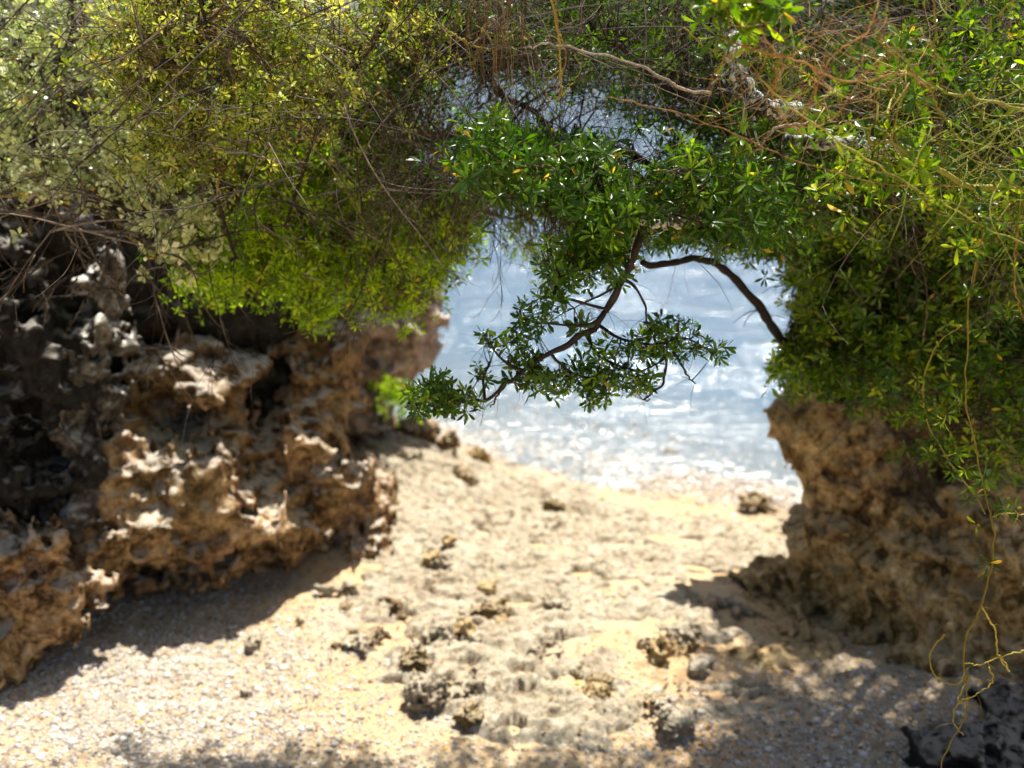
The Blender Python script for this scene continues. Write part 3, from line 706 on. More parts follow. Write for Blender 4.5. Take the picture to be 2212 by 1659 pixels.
# pebbles
def pebbles(name, P, size, label=None):
    ico = np.array([[0, 0, 1], [.89, 0, .45], [.28, .85, .45], [-.72, .53, .45], [-.72, -.53, .45], [.28, -.85, .45],
                    [.72, .53, -.45], [-.28, .85, -.45], [-.89, 0, -.45], [-.28, -.85, -.45], [.72, -.53, -.45], [0, 0, -1]])
    f = np.array([[0, 1, 2], [0, 2, 3], [0, 3, 4], [0, 4, 5], [0, 5, 1], [1, 6, 2], [2, 7, 3], [3, 8, 4], [4, 9, 5], [5, 10, 1],
                  [2, 6, 7], [3, 7, 8], [4, 8, 9], [5, 9, 10], [1, 10, 6], [11, 7, 6], [11, 8, 7], [11, 9, 8], [11, 10, 9], [11, 6, 10]])
    M = len(P); sc = size[:, None] * rng.uniform(.6, 1.2, (M, 3)) * np.array([1, 1, .6])
    V = ico[None] * (1 + rng.normal(0, .1, (M, 12, 1))) * sc[:, None]
    a = rng.uniform(0, 6.28, M); ca, sa = np.cos(a)[:, None], np.sin(a)[:, None]
    x, y = V[..., 0] * ca - V[..., 1] * sa, V[..., 0] * sa + V[..., 1] * ca
    V = np.stack([x, y, V[..., 2]], -1) + P[:, None]
    t = (np.arange(M)[:, None, None] * 12 + f[None]).reshape(-1, 3); b = Buf(); b.add(V, t, None, np.repeat(rng.uniform(0, 1, M) ** .8, 12))
    return tag(b.build(name, M_peb), label, None, None, "stuff")
def peb_points(n, cx, cy, rx, ry, rot=0):
    p = rng.normal(0, 1, (n, 2)) * (rx, ry); c, s = math.cos(rot), math.sin(rot)
    x = cx + p[:, 0] * c - p[:, 1] * s; y = cy + p[:, 0] * s + p[:, 1] * c
    return x, y
X, Y = [np.concatenate(a) for a in zip(peb_points(26000, -1.9, 3.95, .75, .45), peb_points(9000, -1.9, 4.7, .5, .45, .6), peb_points(1500, -.9, 4.2, .6, .5))]
m_ = (Y > 2.9); X, Y = X[m_], Y[m_]; Zp = sand_z(X, Y)
pebbles("pebbles", np.stack([X, Y, Zp + .001], -1), rng.lognormal(math.log(.0054), .48, len(X)).clip(.003, .03), "small white and tan pebbles strewn over the sand at lower left")
X, Y = [np.concatenate(a) for a in zip(peb_points(9000, 1.6, 3.75, .5, .35), peb_points(1500, .5, 3.8, .6, .3))]
m_ = (Y > 2.9); X, Y = X[m_], Y[m_]; Zp = sand_z(X, Y)
pebbles("pebbles", np.stack([X, Y, Zp + .001], -1), rng.lognormal(math.log(.0065), .45, len(X)).clip(.003, .03), "grey pebbles in the shade below the right pillar")
X = rng.uniform(-1, 3.2, 9000); s_ = rng.normal(.15, .33, 9000); Y = (7.85 + s_ - .455 * X) / .89
Zp = np.maximum(sand_z(X, Y), WATER_Z - .01)
pebbles("shingle", np.stack([X, Y, Zp], -1), rng.lognormal(math.log(.017), .4, len(X)).clip(.006, .05), "wet white shingle along the water's edge")

M_litter = leaf_material("dead_leaf", [(0, (.10, .045, .015)), (.4, (.28, .15, .05)), (.7, (.40, .27, .10)), (.95, (.50, .42, .24))], .15, (1, .9, .6), .7)
lb_ = Buf(); X, Y = [np.concatenate(a) for a in zip(peb_points(260, -1.7, 4.4, .7, .5), peb_points(300, .4, 4.1, 1.0, .5), peb_points(260, 1.7, 4.0, .5, .5), peb_points(120, 0, 5.6, 1.0, .8))]
Zl = np.maximum(sand_z(X, Y), np.where((X > -2.1), shelf_z(X, Y), -9)) + .006; M_ = len(X); a_ = rng.uniform(0, 6.28, M_)
leaves(lb_, np.stack([X, Y, Zl], -1), np.stack([np.cos(a_), np.sin(a_), rng.normal(0, .12, M_)], -1), rng.normal(0, .2, (M_, 3)) + (0, 0, 1), rng.uniform(.02, .05, M_), rng.uniform(.008, .016, M_), True)
tag(lb_.build("leaf_litter", M_litter), "dry brown fallen leaves scattered over sand and shelf", None, None, "stuff")
# ------------------------------------------------------------------ shrubs
def WL(*pts): return np.array([W(a, b, c) for a, b, c in pts])
hole = [[(915, 185), (985, 160), (1050, 185), (1060, 250), (1010, 300), (940, 290), (905, 240)],
        [(1090, 235), (1200, 195), (1310, 225), (1300, 285), (1180, 290), (1110, 285)],
        [(1280, 300), (1360, 280), (1450, 340), (1440, 395), (1350, 385)],
        [(820, 120), (885, 130), (900, 180), (850, 200), (810, 170)]]
arch = [(1000, 700), (985, 600), (1030, 520), (1060, 455), (1140, 435), (1235, 470), (1225, 560), (1190, 640), (1390, 620), (1400, 550), (1500, 528), (1590, 575), (1660, 625), (1715, 700), (1650, 800), (1640, 1000), (900, 1000), (890, 780)]

shrub("pale_leaved_shrub", "pale grey-green shrub with round light leaves at the top left corner", "shrub",
      [(WL((60, 500, 4.02), (100, 300, 4.02), (150, 100, 3.90), (160, -80, 3.83)), .007, .004), (WL((150, 480, 4.02), (280, 420, 3.98), (400, 500, 3.83)), .007, .004), (WL((-150, 420, 4.02), (-100, 250, 3.90), (-50, 50, 3.83)), .007, .004)],
      [dict(poly=[(-250, -60), (230, -60), (300, 200), (330, 380), (100, 420), (-250, 420)], Y=(3.67, 4.21), clusters=170, per=9, spread=.075, ln=.042, ratio=.5, detail=False, nl=7),
       dict(poly=[(250, 400), (400, 380), (470, 470), (450, 540), (400, 600), (330, 520)], Y=(3.54, 3.83), clusters=26, per=7, spread=.05, ln=.042, ratio=.6, detail=False, nl=7)],
      M_leaf_pale, M_bark, M_twig_grey, dry=[([(-150, -50), (300, -50), (480, 520), (380, 650), (200, 560), (0, 480)], (3.47, 4.12), 210, .4, .0028, .35), ([(50, 420), (420, 520), (350, 650), (150, 620), (20, 520)], (3.54, 3.90), 81, .28, .003, .5)], keep=M_twig_grey)
shrub("olive_shrub", "golden olive shrub of dry fine leaves and twigs at upper left", "shrub",
      [(WL((500, 560, 3.57), (500, 520, 3.57), (430, 300, 3.57), (380, 120, 3.53), (370, -60, 3.38)), .007, .004), (WL((330, 130, 3.24), (400, 95, 3.57), (440, 50, 3.17), (425, -40, 3.17)), .007, .004), (WL((620, 480, 3.57), (700, 250, 3.57), (820, 60, 3.38), (900, -60, 3.24)), .007, .004)],
      [dict(poly=[(220, -60), (640, -60), (640, 260), (480, 400), (330, 380), (260, 200)], Y=(3.31, 3.76), clusters=175, per=11, spread=.075, ln=.030, ratio=.33, detail=False, nl=9),
       dict(poly=[(560, -60), (960, -60), (960, 200), (560, 260)], Y=(3.16, 3.61), clusters=65, per=9, spread=.075, ln=.034, ratio=.28, detail=False, nl=9, holes=hole)],
      M_leaf_olive, M_bark_dark, M_twig_tan, dry=[([(250, -60), (950, -60), (930, 380), (500, 430), (330, 300)], (2.98, 3.43), 230, .35, .0019, .45)], keep=M_twig_grey)
shrub("green_shrub", "bright yellow-green shrub hanging over the left outcrop", "shrub",
      [(WL((560, 520, 4.02), (600, 470, 4.02), (720, 520, 4.02), (850, 560, 3.98)), .007, .004), (WL((520, 420, 4.02), (450, 500, 4.02), (420, 600, 4.02)), .007, .004), (WL((760, 300, 4.02), (900, 380, 4.02), (980, 520, 3.98)), .007, .004)],
      [dict(poly=[(480, 520), (560, 400), (640, 330), (940, 330), (1020, 420), (1035, 540), (975, 610), (930, 640), (850, 690), (780, 640), (700, 660), (610, 640), (500, 630), (385, 640), (390, 580)], Y=(3.81, 4.36), clusters=290, per=11, spread=.07, ln=.043, ratio=.27, detail=False, nl=9),
       dict(poly=[(300, 230), (560, 180), (700, 300), (560, 360), (420, 350)], Y=(3.78, 4.32), clusters=60, per=10, spread=.06, ln=.042, ratio=.3, detail=False, nl=9),
       dict(poly=[(560, 40), (960, 60), (960, 350), (560, 400)], Y=(3.9, 4.35), clusters=110, per=10, spread=.065, ln=.040, ratio=.28, detail=False, nl=9),
       dict(poly=[(610, 640), (720, 640), (700, 720), (640, 700)], Y=(4.05, 4.26), clusters=14, per=8, spread=.04, ln=.042, ratio=.3, detail=False, nl=8)],
      M_leaf_yel, M_bark, M_twig_tan, dry=[([(500, 300), (1000, 280), (1000, 400), (700, 400), (500, 420)], (3.54, 4.05), 145, .35, .002, .35)], keep=M_twig_grey, keep_out=arch)
shrub("sunlit_shrub", "sunlit lime-green shrub beyond the gap above the water", "shrub",
      [(WL((900, 420, 4.3), (1000, 440, 4.2), (1130, 470, 4.1), (1220, 470, 4.0)), .008, .004)],
      [dict(poly=[(900, 440), (1200, 400), (1290, 440), (1240, 540), (1130, 600), (1080, 560), (1020, 500), (960, 590)], Y=(3.85, 4.3), clusters=42, per=6, spread=.05, ln=.042, ratio=.3, detail=False, nl=8)],
      M_leaf_yel, M_bark, M_twig_tan)
shrub("green_shrub", "small tuft of green leaves at the water edge of the cliff foot", "shrub",
      [(WL((860, 950, 7.0), (850, 900, 6.9), (860, 840, 6.9)), .008, .003)],
      [dict(poly=[(800, 880), (840, 820), (890, 800), (905, 870), (880, 910)], Y=(6.6, 7.1), clusters=12, per=8, spread=.06, ln=.05, ratio=.3, detail=False, nl=8)],
      M_leaf_yel, M_bark, M_twig_tan)

shrub("coastal_tree", "dark green tree arching across the top of the opening", "tree",
      [(WL((2150, 640, 4.9), (1900, 480, 4.3), (1650, 440, 3.7), (1480, 430, 3.2), (1380, 470, 2.95), (1250, 420, 3.0), (1080, 330, 3.2), (960, 300, 3.5)), .040, .010),
       (WL((1750, 420, 3.9), (1600, 300, 3.6), (1450, 180, 3.3), (1250, 60, 3.2)), .022, .006), (WL((1500, 430, 3.3), (1350, 330, 3.3), (1200, 300, 3.5), (1050, 150, 3.6), (980, -40, 3.6)), .018, .005)],
      [dict(poly=[(960, 300), (1060, 250), (1200, 280), (1320, 270), (1450, 370), (1650, 330), (1720, 480), (1640, 540), (1500, 540), (1420, 480), (1250, 450), (1080, 420)], Y=(2.75, 3.3), clusters=120, per=10, spread=.055, ln=.052, ratio=.26, detail=True, nl=9, holes=hole, bias=(0, -.5, .5)),
       dict(poly=[(1000, 300), (1080, 230), (1400, 280), (1750, 200), (1760, 480), (1700, 560), (1400, 520), (1180, 560), (1050, 440)], Y=(3.2, 4.2), clusters=150, per=10, spread=.07, ln=.052, ratio=.27, detail=False, nl=9, holes=hole),
       dict(poly=[(930, -120), (1700, -120), (1700, 250), (1300, 230), (1060, 180), (950, 150)], Y=(3.2, 4.3), clusters=150, per=9, spread=.08, ln=.046, ratio=.22, detail=False, nl=9, holes=hole),
       dict(poly=[(800, -80), (1080, -80), (1080, 160), (1060, 330), (960, 330), (850, 340), (780, 330)], Y=(3.7, 4.3), clusters=85, per=10, spread=.06, ln=.042, ratio=.28, detail=False, nl=9, holes=hole[:1]),
       dict(poly=[(1040, -80), (1800, -80), (1760, 230), (1500, 240), (1300, 190), (1080, 150)], Y=(4.0, 4.7), clusters=150, per=10, spread=.08, ln=.05, ratio=.3, detail=False, nl=9, holes=hole),
       dict(poly=[(1150, 480), (1300, 440), (1420, 500), (1370, 560), (1260, 560), (1200, 640), (1170, 600)], Y=(2.8, 3.2), clusters=26, per=8, spread=.045, ln=.05, ratio=.27, detail=True, nl=8)],
      M_leaf_deep, M_bark_dark, M_bark, dry=[([(900, -100), (1700, -100), (1700, 220), (1350, 200), (950, 140)], (2.9, 4.3), 800, .34, .0014, .4), ([(880, 330), (1250, 330), (1250, 420), (900, 430)], (3.1, 3.7), 700, .22, .0012, .6)], keep=M_twig_grey, keep_out=arch)

shrub("leafy_shrub", "dense green shrub tumbling over the top of the right pillar", "shrub",
      [(WL((2100, 900, 5.3), (1950, 700, 4.6), (1800, 620, 4.2), (1720, 700, 4.1)), .035, .01), (WL((2250, 800, 5.2), (2100, 560, 4.3), (1950, 400, 3.8), (1850, 250, 3.5)), .035, .01), (WL((2200, 900, 4.9), (2150, 800, 4.3), (2080, 900, 4.0), (2050, 1000, 3.9)), .02, .005), (WL((2300, 600, 4.8), (2200, 350, 4.0), (2100, 150, 3.6), (2050, -50, 3.4)), .03, .01)],
      [dict(poly=[(1680, 500), (1900, 430), (2330, 450), (2330, 760), (2000, 760), (1900, 830), (1740, 850), (1655, 790), (1700, 700), (1715, 640)], Y=(3.8, 4.4), clusters=330, per=11, spread=.055, ln=.055, ratio=.29, detail=True, nl=9),
       dict(poly=[(1640, 100), (2330, 60), (2330, 480), (1680, 520)], Y=(3.3, 4.1), clusters=250, per=10, spread=.06, ln=.050, ratio=.27, detail=False, nl=9),
       dict(poly=[(1700, -420), (2700, -420), (2700, -40), (2300, 60), (1780, -40)], Y=(4.1, 5.9), clusters=480, per=10, spread=.09, ln=.055, ratio=.3, detail=False, nl=8),
       dict(poly=[(1900, 740), (2330, 740), (2330, 1060), (2230, 1010), (2150, 1090), (2090, 980), (1990, 1010), (1920, 900)], Y=(3.6, 4.3), clusters=95, per=7, spread=.06, ln=.05, ratio=.3, detail=True, nl=8)],
      M_leaf_mid, M_bark_dark, M_bark, dry=[([(1700, 450), (2300, 400), (2300, 1000), (2000, 950), (1900, 700)], (3.6, 4.4), 420, .3, .0018, .5), ([(1600, -80), (2300, -80), (2300, 450), (1700, 450)], (3.0, 4.2), 900, .3, .0014, .45)], keep=M_twig_grey, keep_out=arch)
shrub("leafy_shrub", "light green broad-leaved shrub reaching in from the upper right", "shrub",
      [(WL((2400, 500, 3.0), (2200, 430, 2.8), (2000, 350, 2.7), (1880, 300, 2.65)), .012, .004), (WL((2350, -60, 2.9), (2000, -25, 2.6), (1700, -15, 2.5), (1540, 10, 2.5)), .005, .003), (WL((2350, 250, 2.8), (2200, 220, 2.65), (2080, 200, 2.6)), .008, .003)],
      [dict(poly=[(1510, -60), (1720, -60), (1700, 40), (1560, 60)], Y=(2.4, 2.6), clusters=12, per=4, spread=.04, ln=.062, ratio=.36, detail=True, nl=8),
       dict(poly=[(1740, 120), (2000, 130), (2060, 300), (2300, 400), (2300, 560), (2000, 430), (1800, 380)], Y=(2.6, 3.0), clusters=26, per=5, spread=.055, ln=.055, ratio=.34, detail=True, nl=8),
       dict(poly=[(1950, -60), (2300, -60), (2300, 320), (2080, 240)], Y=(2.6, 3.1), clusters=15, per=5, spread=.06, ln=.05, ratio=.3, detail=True, nl=8)],
      M_leaf_mid, M_vine_g, M_vine_g)

# hero branch
root = empty("leafy_branch", "hanging branch with small leathery leaves in focus against the water", "branch")
lb = Buf()
hb = WL((1385, 470, 2.93), (1378, 540, 2.88), (1345, 610, 2.86), (1312, 670, 2.85), (1265, 720, 2.84), (1190, 765, 2.83), (1130, 800, 2.83), (1090, 830, 2.83), (1050, 862, 2.83), (1010, 868, 2.84), (950, 860, 2.85))
P, R = limb(lb, hb, .0135, .0024, 8, 70, .18, .008)
subs = [WL((1350, 600, 2.86), (1385, 640, 2.85), (1400, 700, 2.84), (1420, 740, 2.83)), WL((1312, 670, 2.85), (1270, 700, 2.8), (1180, 700, 2.8), (1130, 690, 2.8)),
        WL((1290, 700, 2.85), (1350, 735, 2.82), (1420, 745, 2.82), (1480, 730, 2.82), (1540, 760, 2.83)), WL((1265, 720, 2.84), (1300, 770, 2.86), (1370, 800, 2.88), (1430, 780, 2.88), (1455, 760, 2.87)),
        WL((1190, 765, 2.83), (1230, 800, 2.85), (1290, 830, 2.86), (1310, 850, 2.86)), WL((1130, 800, 2.83), (1090, 780, 2.8), (1060, 745, 2.79), (1050, 735, 2.79)),
        WL((1050, 862, 2.83), (1045, 820, 2.82), (1060, 780, 2.81), (1045, 800, 2.8)), WL((1455, 760, 2.87), (1480, 800, 2.87), (1502, 830, 2.87)), WL((1440, 770, 2.87), (1430, 830, 2.87), (1390, 862, 2.87), (1405, 862, 2.87)),
        WL((1312, 670, 2.85), (1200, 640, 2.83), (1150, 650, 2.82)), WL((1345, 610, 2.86), (1290, 640, 2.9), (1240, 665, 2.92)), WL((1378, 540, 2.88), (1300, 560, 2.88), (1200, 600, 2.86)), WL((950, 860, 2.85), (910, 840, 2.85), (880, 875, 2.86)), WL((1090, 830, 2.83), (1060, 880, 2.83))]
for s_ in subs: limb(lb, s_, .0052, .0016, 6, 26, .2, .006)
lb.build("limb", M_bark_dark, root)
hero_nodes = np.concatenate([catmull(hb, 60)] + [catmull(s_, 20) for s_ in subs])
lf = Buf(); tb = Buf()
pads = [((925, 860), (48, 30), 46), ((985, 870), (50, 26), 34), ((905, 885), (22, 16), 8), ((950, 820), (25, 18), 10), ((1060, 735), (26, 22), 10), ((1045, 805), (22, 22), 8), ((1130, 800), (42, 28), 26), ((1190, 830), (45, 24), 26), ((1260, 810), (52, 34), 40), ((1280, 850), (34, 26), 18), ((1340, 820), (50, 24), 26), ((1385, 830), (28, 18), 10),
        ((1150, 690), (34, 40), 22), ((1190, 640), (34, 34), 22), ((1240, 690), (30, 26), 10), ((1380, 750), (52, 26), 24), ((1450, 710), (48, 26), 32), ((1440, 760), (44, 24), 22), ((1500, 740), (26, 20), 10), ((1548, 755), (22, 22), 9), ((1310, 750), (36, 24), 10), ((1200, 560), (40, 40), 30), ((1255, 590), (45, 30), 18), ((1120, 750), (26, 18), 8), ((1345, 600), (20, 14), 4)]
ps = []
for (cx, cy), (ax_, ay_), k in pads:
    a = rng.uniform(0, 6.283, k); r = np.sqrt(rng.uniform(0, 1, k)) * 1.1
    ps.append(W(cx + ax_ * r * np.cos(a), cy + ay_ * r * np.sin(a), 2.85 + rng.normal(0, .055, k)))
ps = np.concatenate(ps); D = np.linalg.norm(ps[:, None] - hero_nodes[None], axis=-1); s0 = hero_nodes[D.argmin(1)]
t = np.linspace(0, 1, 6)[None, :, None]; md = (s0 + ps) / 2 + rng.normal(0, .01, ps.shape) - np.array([0, 0, .008])
Q = (1 - t) ** 2 * s0[:, None] + 2 * t * (1 - t) * md[:, None] + t ** 2 * ps[:, None]
tubes(tb, Q, np.linspace(.0019, .0010, 6)[None] * np.ones((len(ps), 1)), 4)
rosettes(lf, ps, nrm(ps - s0) * .8 + rng.normal(0, .5, ps.shape) + np.array([0, -.15, .1]), 8, .040 * rng.uniform(.5, 1.35, len(ps)), .30, True, (25, 80))
curly(tb, hero_nodes[rng.integers(0, len(hero_nodes), 130)], 10, .11, .0009, .22)
tb.build("twigs", M_bark_dark, root); lf.build("foliage", M_leaf_deep, root)

# curved limb and other bare branches: (name, label, points, r0, r1, material)
lone = [
    ("bare_branch", "thick dark branch arching over the right side of the opening", WL((1385, 570, 3.25), (1440, 572, 3.4), (1510, 558, 3.6), (1560, 580, 3.75), (1620, 640, 3.85), (1660, 690, 3.9), (1710, 760, 4.1)), .010, .020, M_bark_dark, .2),
    ("dead_branch", "long silvery dead branch crossing the top centre", WL((1140, 105, 2.72), (1185, 97, 2.7), (1290, 115, 2.68), (1400, 152, 2.66), (1460, 185, 2.66), (1535, 200, 2.66)), .0018, .0042, M_dead, .15),
    ("lichen_branch", "thick branch crusted with pale lichen at upper right of centre", WL((1585, 75, 2.95), (1590, 120, 2.9), (1600, 170, 2.88), (1622, 210, 2.88), (1665, 238, 2.9), (1720, 235, 3.0)), .028, .024, M_lichen, .25),
    ("lichen_branch", "short lichen-whitened stub where the hanging branch starts", WL((1370, 462, 2.86), (1390, 480, 2.84), (1430, 486, 2.84), (1475, 478, 2.9)), .011, .014, M_lichen, .3),
    ("lichen_branch", "grey lichen-spotted limb running behind the right-hand leaves", WL((1700, 300, 3.1), (1800, 310, 3.1), (1880, 320, 3.15), (1990, 330, 3.3)), .02, .026, M_lichen, .25),
    ("bare_branch", "dark forked branch in the golden twigs at upper left", WL((320, 135, 3.5), (370, 115, 3.5), (420, 98, 3.5), (455, 80, 3.5), (440, 20, 3.5), (430, -40, 3.5)), .006, .010, M_bark_dark, .2),
    ("bare_branch", "horizontal black branch behind the leaves right of centre", WL((1500, 400, 3.4), (1650, 405, 3.4), (1850, 425, 3.5), (2000, 440, 3.6), (2250, 470, 3.8)), .012, .024, M_bark_dark, .2),
    ("dead_branch", "grey weathered branch sweeping through twigs left of centre", WL((500, 400, 4.1), (620, 350, 4.0), (760, 330, 3.9), (860, 300, 3.8), (960, 340, 3.8)), .005, .010, M_twig_grey, .2),
    ("dead_branch", "short pale dead branch in front of the leaves below the lichen branch", WL((1590, 345, 2.85), (1640, 320, 2.85), (1670, 280, 2.85), (1760, 262, 2.9)), .002, .005, M_dead, .2),
    ("dead_branch", "pale broken branch poking up at the far left", WL((170, 210, 4.1), (230, 250, 4.1), (300, 290, 4.1)), .006, .008, M_dead, .2),
    ("bare_root", "gnarled grey root hanging down the face of the right pillar", WL((1900, 850, 4.7), (1930, 920, 4.65), (1985, 990, 4.6), (2000, 1060, 4.6), (2040, 1120, 4.55)), .035, .018, M_bark, .25),
]
for nm, lab, pts, r0, r1, mt, kn in lone:
    b = Buf(); limb(b, pts, r0, r1, 10, 60, kn, .006); 
    Pn = catmull(pts, 60); st = Pn[rng.integers(5, 55, 7)]
    curly(b, st, 9, rng.uniform(.06, .16, 7), r0 * .22, .3, .0, sides=4)
    tag(b.build(nm, mt), lab, "branch" if nm != "bare_root" else "root")

# vines
vines = [
    ("yellow-green stem climbing down diagonally at left of centre", [(470, 265, 3.6), (600, 258, 3.6), (680, 320, 3.6), (740, 400, 3.6), (800, 500, 3.6), (860, 570, 3.7)], .0036, M_vine_y),
    ("orange runner stretching from top centre to the right behind leaves", [(1340, 215, 2.55), (1450, 240, 2.55), (1600, 295, 2.55), (1720, 345, 2.5), (1830, 380, 2.5), (1950, 400, 2.5), (2080, 402, 2.6)], .0026, M_vine_o),
    ("long olive runner falling to the right edge of the frame", [(1640, 170, 2.5), (1720, 240, 2.5), (1850, 330, 2.5), (1960, 395, 2.5), (2060, 450, 2.5), (2150, 500, 2.5), (2300, 560, 2.5)], .0030, M_vine_g),
    ("thin green runner with a shallow curve above the right edge", [(1820, 340, 2.5), (1960, 400, 2.5), (2030, 460, 2.5), (2120, 480, 2.5), (2300, 478, 2.5)], .0024, M_vine_g),
    ("orange vine loop sagging over the lichen branch", [(1560, 80, 2.45), (1640, 110, 2.4), (1720, 130, 2.4), (1800, 170, 2.4), (1880, 172, 2.4), (1960, 160, 2.4), (2010, 200, 2.45)], .0036, M_vine_o),
    ("orange vine drooping into a knot right of the lichen branch", [(1640, 60, 2.4), (1690, 140, 2.4), (1670, 200, 2.4), (1700, 260, 2.4), (1740, 290, 2.42)], .0030, M_vine_o),
    ("rust-coloured vine dropping from the top to the leaves at right", [(1900, -30, 2.45), (1880, 60, 2.4), (1800, 120, 2.4), (1760, 200, 2.4), (1720, 290, 2.45)], .0028, M_vine_o),
    ("tall tan vine hanging straight near the right side of the top", [(2010, -30, 2.45), (2020, 80, 2.45), (2010, 180, 2.45), (2030, 240, 2.5), (2100, 330, 2.5), (2220, 420, 2.5)], .0030, M_vine_y),
    ("golden cord of twisted stems hanging from the top centre", [(1185, -40, 2.6), (1200, 40, 2.6), (1210, 110, 2.6), (1212, 170, 2.6), (1215, 205, 2.6)], .0040, M_vine_y),
    ("thin golden stem twined round the hanging cord", [(1200, -40, 2.58), (1205, 60, 2.58), (1225, 120, 2.58), (1205, 180, 2.58), (1210, 215, 2.6)], .0022, M_vine_o),
    ("fine golden ring of vine looped at the end of the cord", [(1212, 150, 2.6), (1180, 180, 2.6), (1190, 220, 2.6), (1230, 190, 2.6), (1255, 150, 2.6), (1240, 120, 2.6)], .0018, M_vine_y),
    ("pale yellow shoot with a hooked tip at top centre left", [(950, 50, 2.7), (990, 80, 2.7), (1030, 100, 2.7), (1060, 108, 2.7)], .0034, M_vine_y),
    ("brown aerial root strand left of the golden cord", [(1060, -40, 2.75), (1050, 40, 2.75), (1040, 110, 2.75), (1000, 160, 2.75)], .0022, M_twig_tan),
    ("amber drooping stems at upper left, the left strand", [(700, -20, 3.6), (690, 70, 3.6), (705, 150, 3.6), (698, 250, 3.6), (690, 300, 3.6)], .0036, M_vine_o),
    ("amber drooping stems at upper left, the forked right strand", [(690, -20, 3.6), (720, 60, 3.6), (715, 140, 3.6), (740, 220, 3.6), (760, 250, 3.6)], .0032, M_vine_o),
    ("amber stem hanging alone further left in the twigs", [(610, 40, 3.7), (612, 120, 3.7), (635, 180, 3.7), (630, 240, 3.7)], .0030, M_vine_o),
    ("yellow coil of vine at the far left edge", [(-40, 410, 3.7), (20, 425, 3.7), (60, 410, 3.7), (80, 380, 3.7), (40, 380, 3.7), (25, 400, 3.7), (50, 425, 3.7), (110, 400, 3.7), (150, 370, 3.8)], .0055, M_vine_y),
    ("yellow-brown vine curving down the left thicket", [(235, 330, 3.9), (225, 420, 3.9), (250, 480, 3.9), (290, 520, 3.9), (350, 535, 4.0), (400, 560, 4.0)], .0050, M_vine_y),
    ("ochre vine hanging in the pale thicket at upper left", [(175, 40, 3.9), (190, 120, 3.9), (205, 200, 3.9), (215, 300, 3.9), (235, 380, 3.9)], .0045, M_vine_y),
    ("ochre shoot bending down beside the pale leaves", [(350, 220, 3.9), (345, 300, 3.9), (338, 370, 3.9), (335, 440, 3.9)], .0042, M_vine_y),
    ("long vine hanging down in front of the right pillar, its upper stretch", [(2180, 440, 2.7), (2130, 520, 2.65), (2095, 640, 2.6), (2090, 740, 2.6), (2085, 850, 2.6), (2105, 950, 2.6), (2120, 1030, 2.6), (2140, 1110, 2.58)], .0036, M_vine_y),
    ("yellow vine falling free to the bottom right corner", [(2140, 1110, 2.58), (2148, 1180, 2.56), (2135, 1250, 2.55), (2120, 1310, 2.54), (2090, 1370, 2.53), (2080, 1430, 2.52), (2090, 1510, 2.52), (2085, 1550, 2.5), (2050, 1610, 2.5), (2025, 1680, 2.5)], .0036, M_vine_y),
    ("loop of yellow vine swinging right of the free-falling vine", [(2120, 1310, 2.54), (2150, 1360, 2.57), (2155, 1410, 2.6), (2180, 1450, 2.6), (2165, 1420, 2.56)], .0028, M_vine_y),
    ("yellow vine arm reaching in from the right edge", [(2280, 1400, 2.5), (2190, 1410, 2.5), (2120, 1435, 2.52), (2085, 1432, 2.52)], .0028, M_vine_y),
    ("blurred yellow loop hanging behind the free-falling vine", [(2040, 1370, 2.9), (2010, 1410, 2.9), (2020, 1460, 2.9), (2060, 1480, 2.88), (2095, 1460, 2.8), (2070, 1510, 2.75), (2090, 1520, 2.6)], .0032, M_vine_y),
    ("small curl of vine crossing the lower end of the free-falling vine", [(2135, 1440, 2.5), (2145, 1470, 2.5), (2110, 1500, 2.5), (2070, 1520, 2.52), (2060, 1560, 2.52), (2082, 1590, 2.5)], .0026, M_vine_y),
    ("yellow tendril branching sideways to the right edge above the pebbles", [(2142, 1115, 2.58), (2180, 1110, 2.56), (2280, 1118, 2.55)], .0026, M_vine_y),
    ("long bowed yellow vine hanging left of the right-hand vine", [(2080, 700, 3.3), (2020, 750, 3.2), (1995, 830, 3.2), (2000, 900, 3.2), (2040, 980, 3.15), (2090, 1050, 3.1), (2130, 1110, 3.0)], .0034, M_vine_y),
    ("orange stem rising along the right edge among sunlit leaves", [(2150, 440, 2.6), (2120, 520, 2.6), (2100, 600, 2.6)], .0030, M_vine_o),
    ("orange vine pair dropping at the far right edge", [(2200, 480, 2.6), (2190, 580, 2.6), (2200, 660, 2.6), (2230, 720, 2.6)], .0034, M_vine_o),
    ("fine hoop of tan vine below the orange runner", [(1840, 450, 2.5), (1850, 500, 2.5), (1900, 520, 2.5), (1925, 480, 2.5), (1920, 440, 2.5)], .0014, M_twig_grey),
    ("thin arched tendril at the top right of centre", [(1480, 60, 2.5), (1540, 110, 2.5), (1620, 130, 2.5), (1680, 90, 2.5), (1740, 60, 2.5)], .0020, M_vine_y),
]
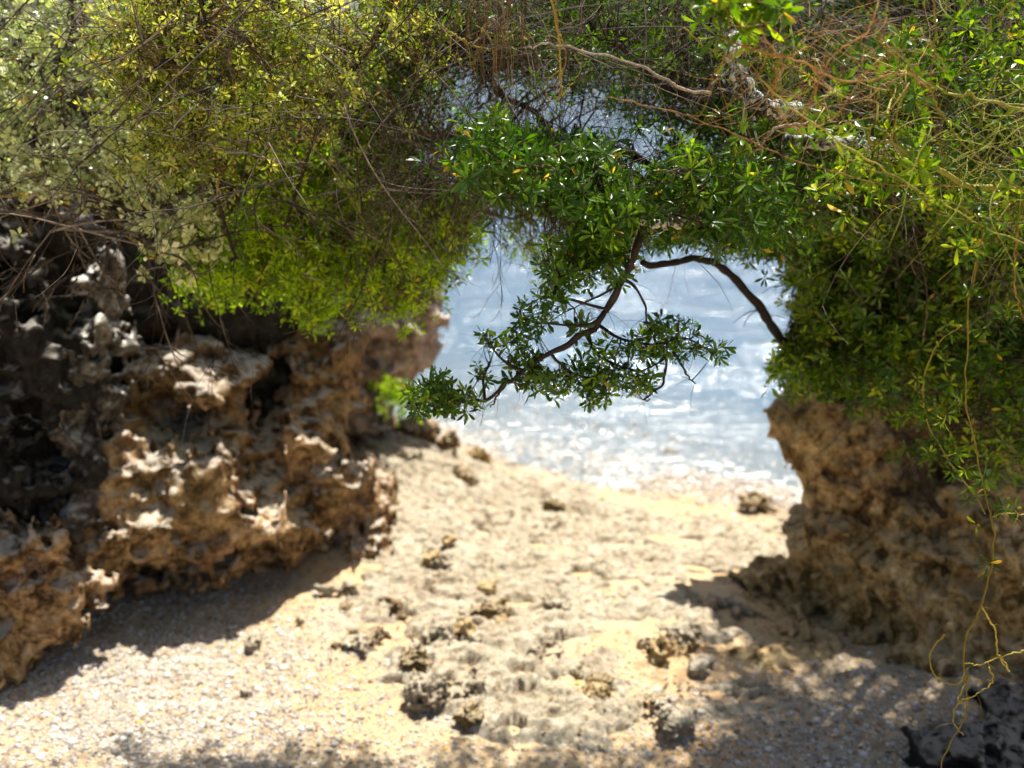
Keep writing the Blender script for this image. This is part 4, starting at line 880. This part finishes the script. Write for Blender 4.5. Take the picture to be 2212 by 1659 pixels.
for lab, pts, r, mt in vines:
    b = Buf(); P, R = limb(b, WL(*pts), r * (1.0 if 'fall' in lab or 'reaching' in lab or 'swing' in lab else .72), r * .5, 6, 80, .3, .004)
    Pn = P[::16] + 0
    curly(b, Pn, 12, rng.uniform(.04, .11, len(Pn)), r * .26, .4, -.12, sides=4)
    vo = tag(b.build("hanging_vine", mt), lab, "vine", "vines hanging in the thicket")
    nl_ = {"long vine hanging down": 18, "long bowed yellow": 30, "orange stem rising": 16, "long olive runner": 16, "orange vine pair": 12, "yellow vine falling": 3}
    for kk_, c_ in nl_.items():
        if lab.startswith(kk_):
            lb_ = Buf(); q_ = P[rng.integers(0, len(P) if c_ > 3 else 14, c_)] + rng.normal(0, .03, (c_, 3)); rosettes(lb_, q_, rng.normal(0, .6, (c_, 3)) + (0, -.4, -.2), 8, .042 * rng.uniform(.6, 1.2, c_), .32, True)
            lb_.build("leaves", M_leaf_mid, vo)
# tangles nobody could count
for lab, poly, Y, nn_, ln, r, cu, mt, grav in [
    ("tangle of fine orange vine stems at upper right", [(1540, 40), (1700, 20), (2000, 60), (1980, 200), (1800, 200), (1740, 290), (1690, 290), (1640, 180)], (2.35, 2.9), 150, .24, .0011, .40, M_vine_o, -.05),
    ("curtain of thin golden aerial roots at top centre", [(990, -60), (1150, -60), (1140, 60), (1090, 100), (1010, 80)], (2.6, 2.9), 90, .20, .0012, .14, M_twig_tan, -.55),
    ("tangle of thin yellow stems at the right edge", [(2000, 250), (2300, 250), (2300, 520), (2100, 480)], (2.5, 2.9), 120, .30, .0013, .40, M_vine_g, -.05),
    ("sprawl of amber stems in the upper left thicket", [(580, -40), (780, -40), (780, 200), (640, 200)], (3.3, 3.6), 35, .25, .0018, .3, M_vine_o, -.2)]:
    b = Buf(); st = sample(poly, Y, nn_); curly(b, st, 16, ln * rng.uniform(.5, 1.5, nn_), r * rng.uniform(.6, 1.4, nn_), cu, grav, sides=4)
    tag(b.build("vine_tangle", mt), lab, "vines", None, "stuff")
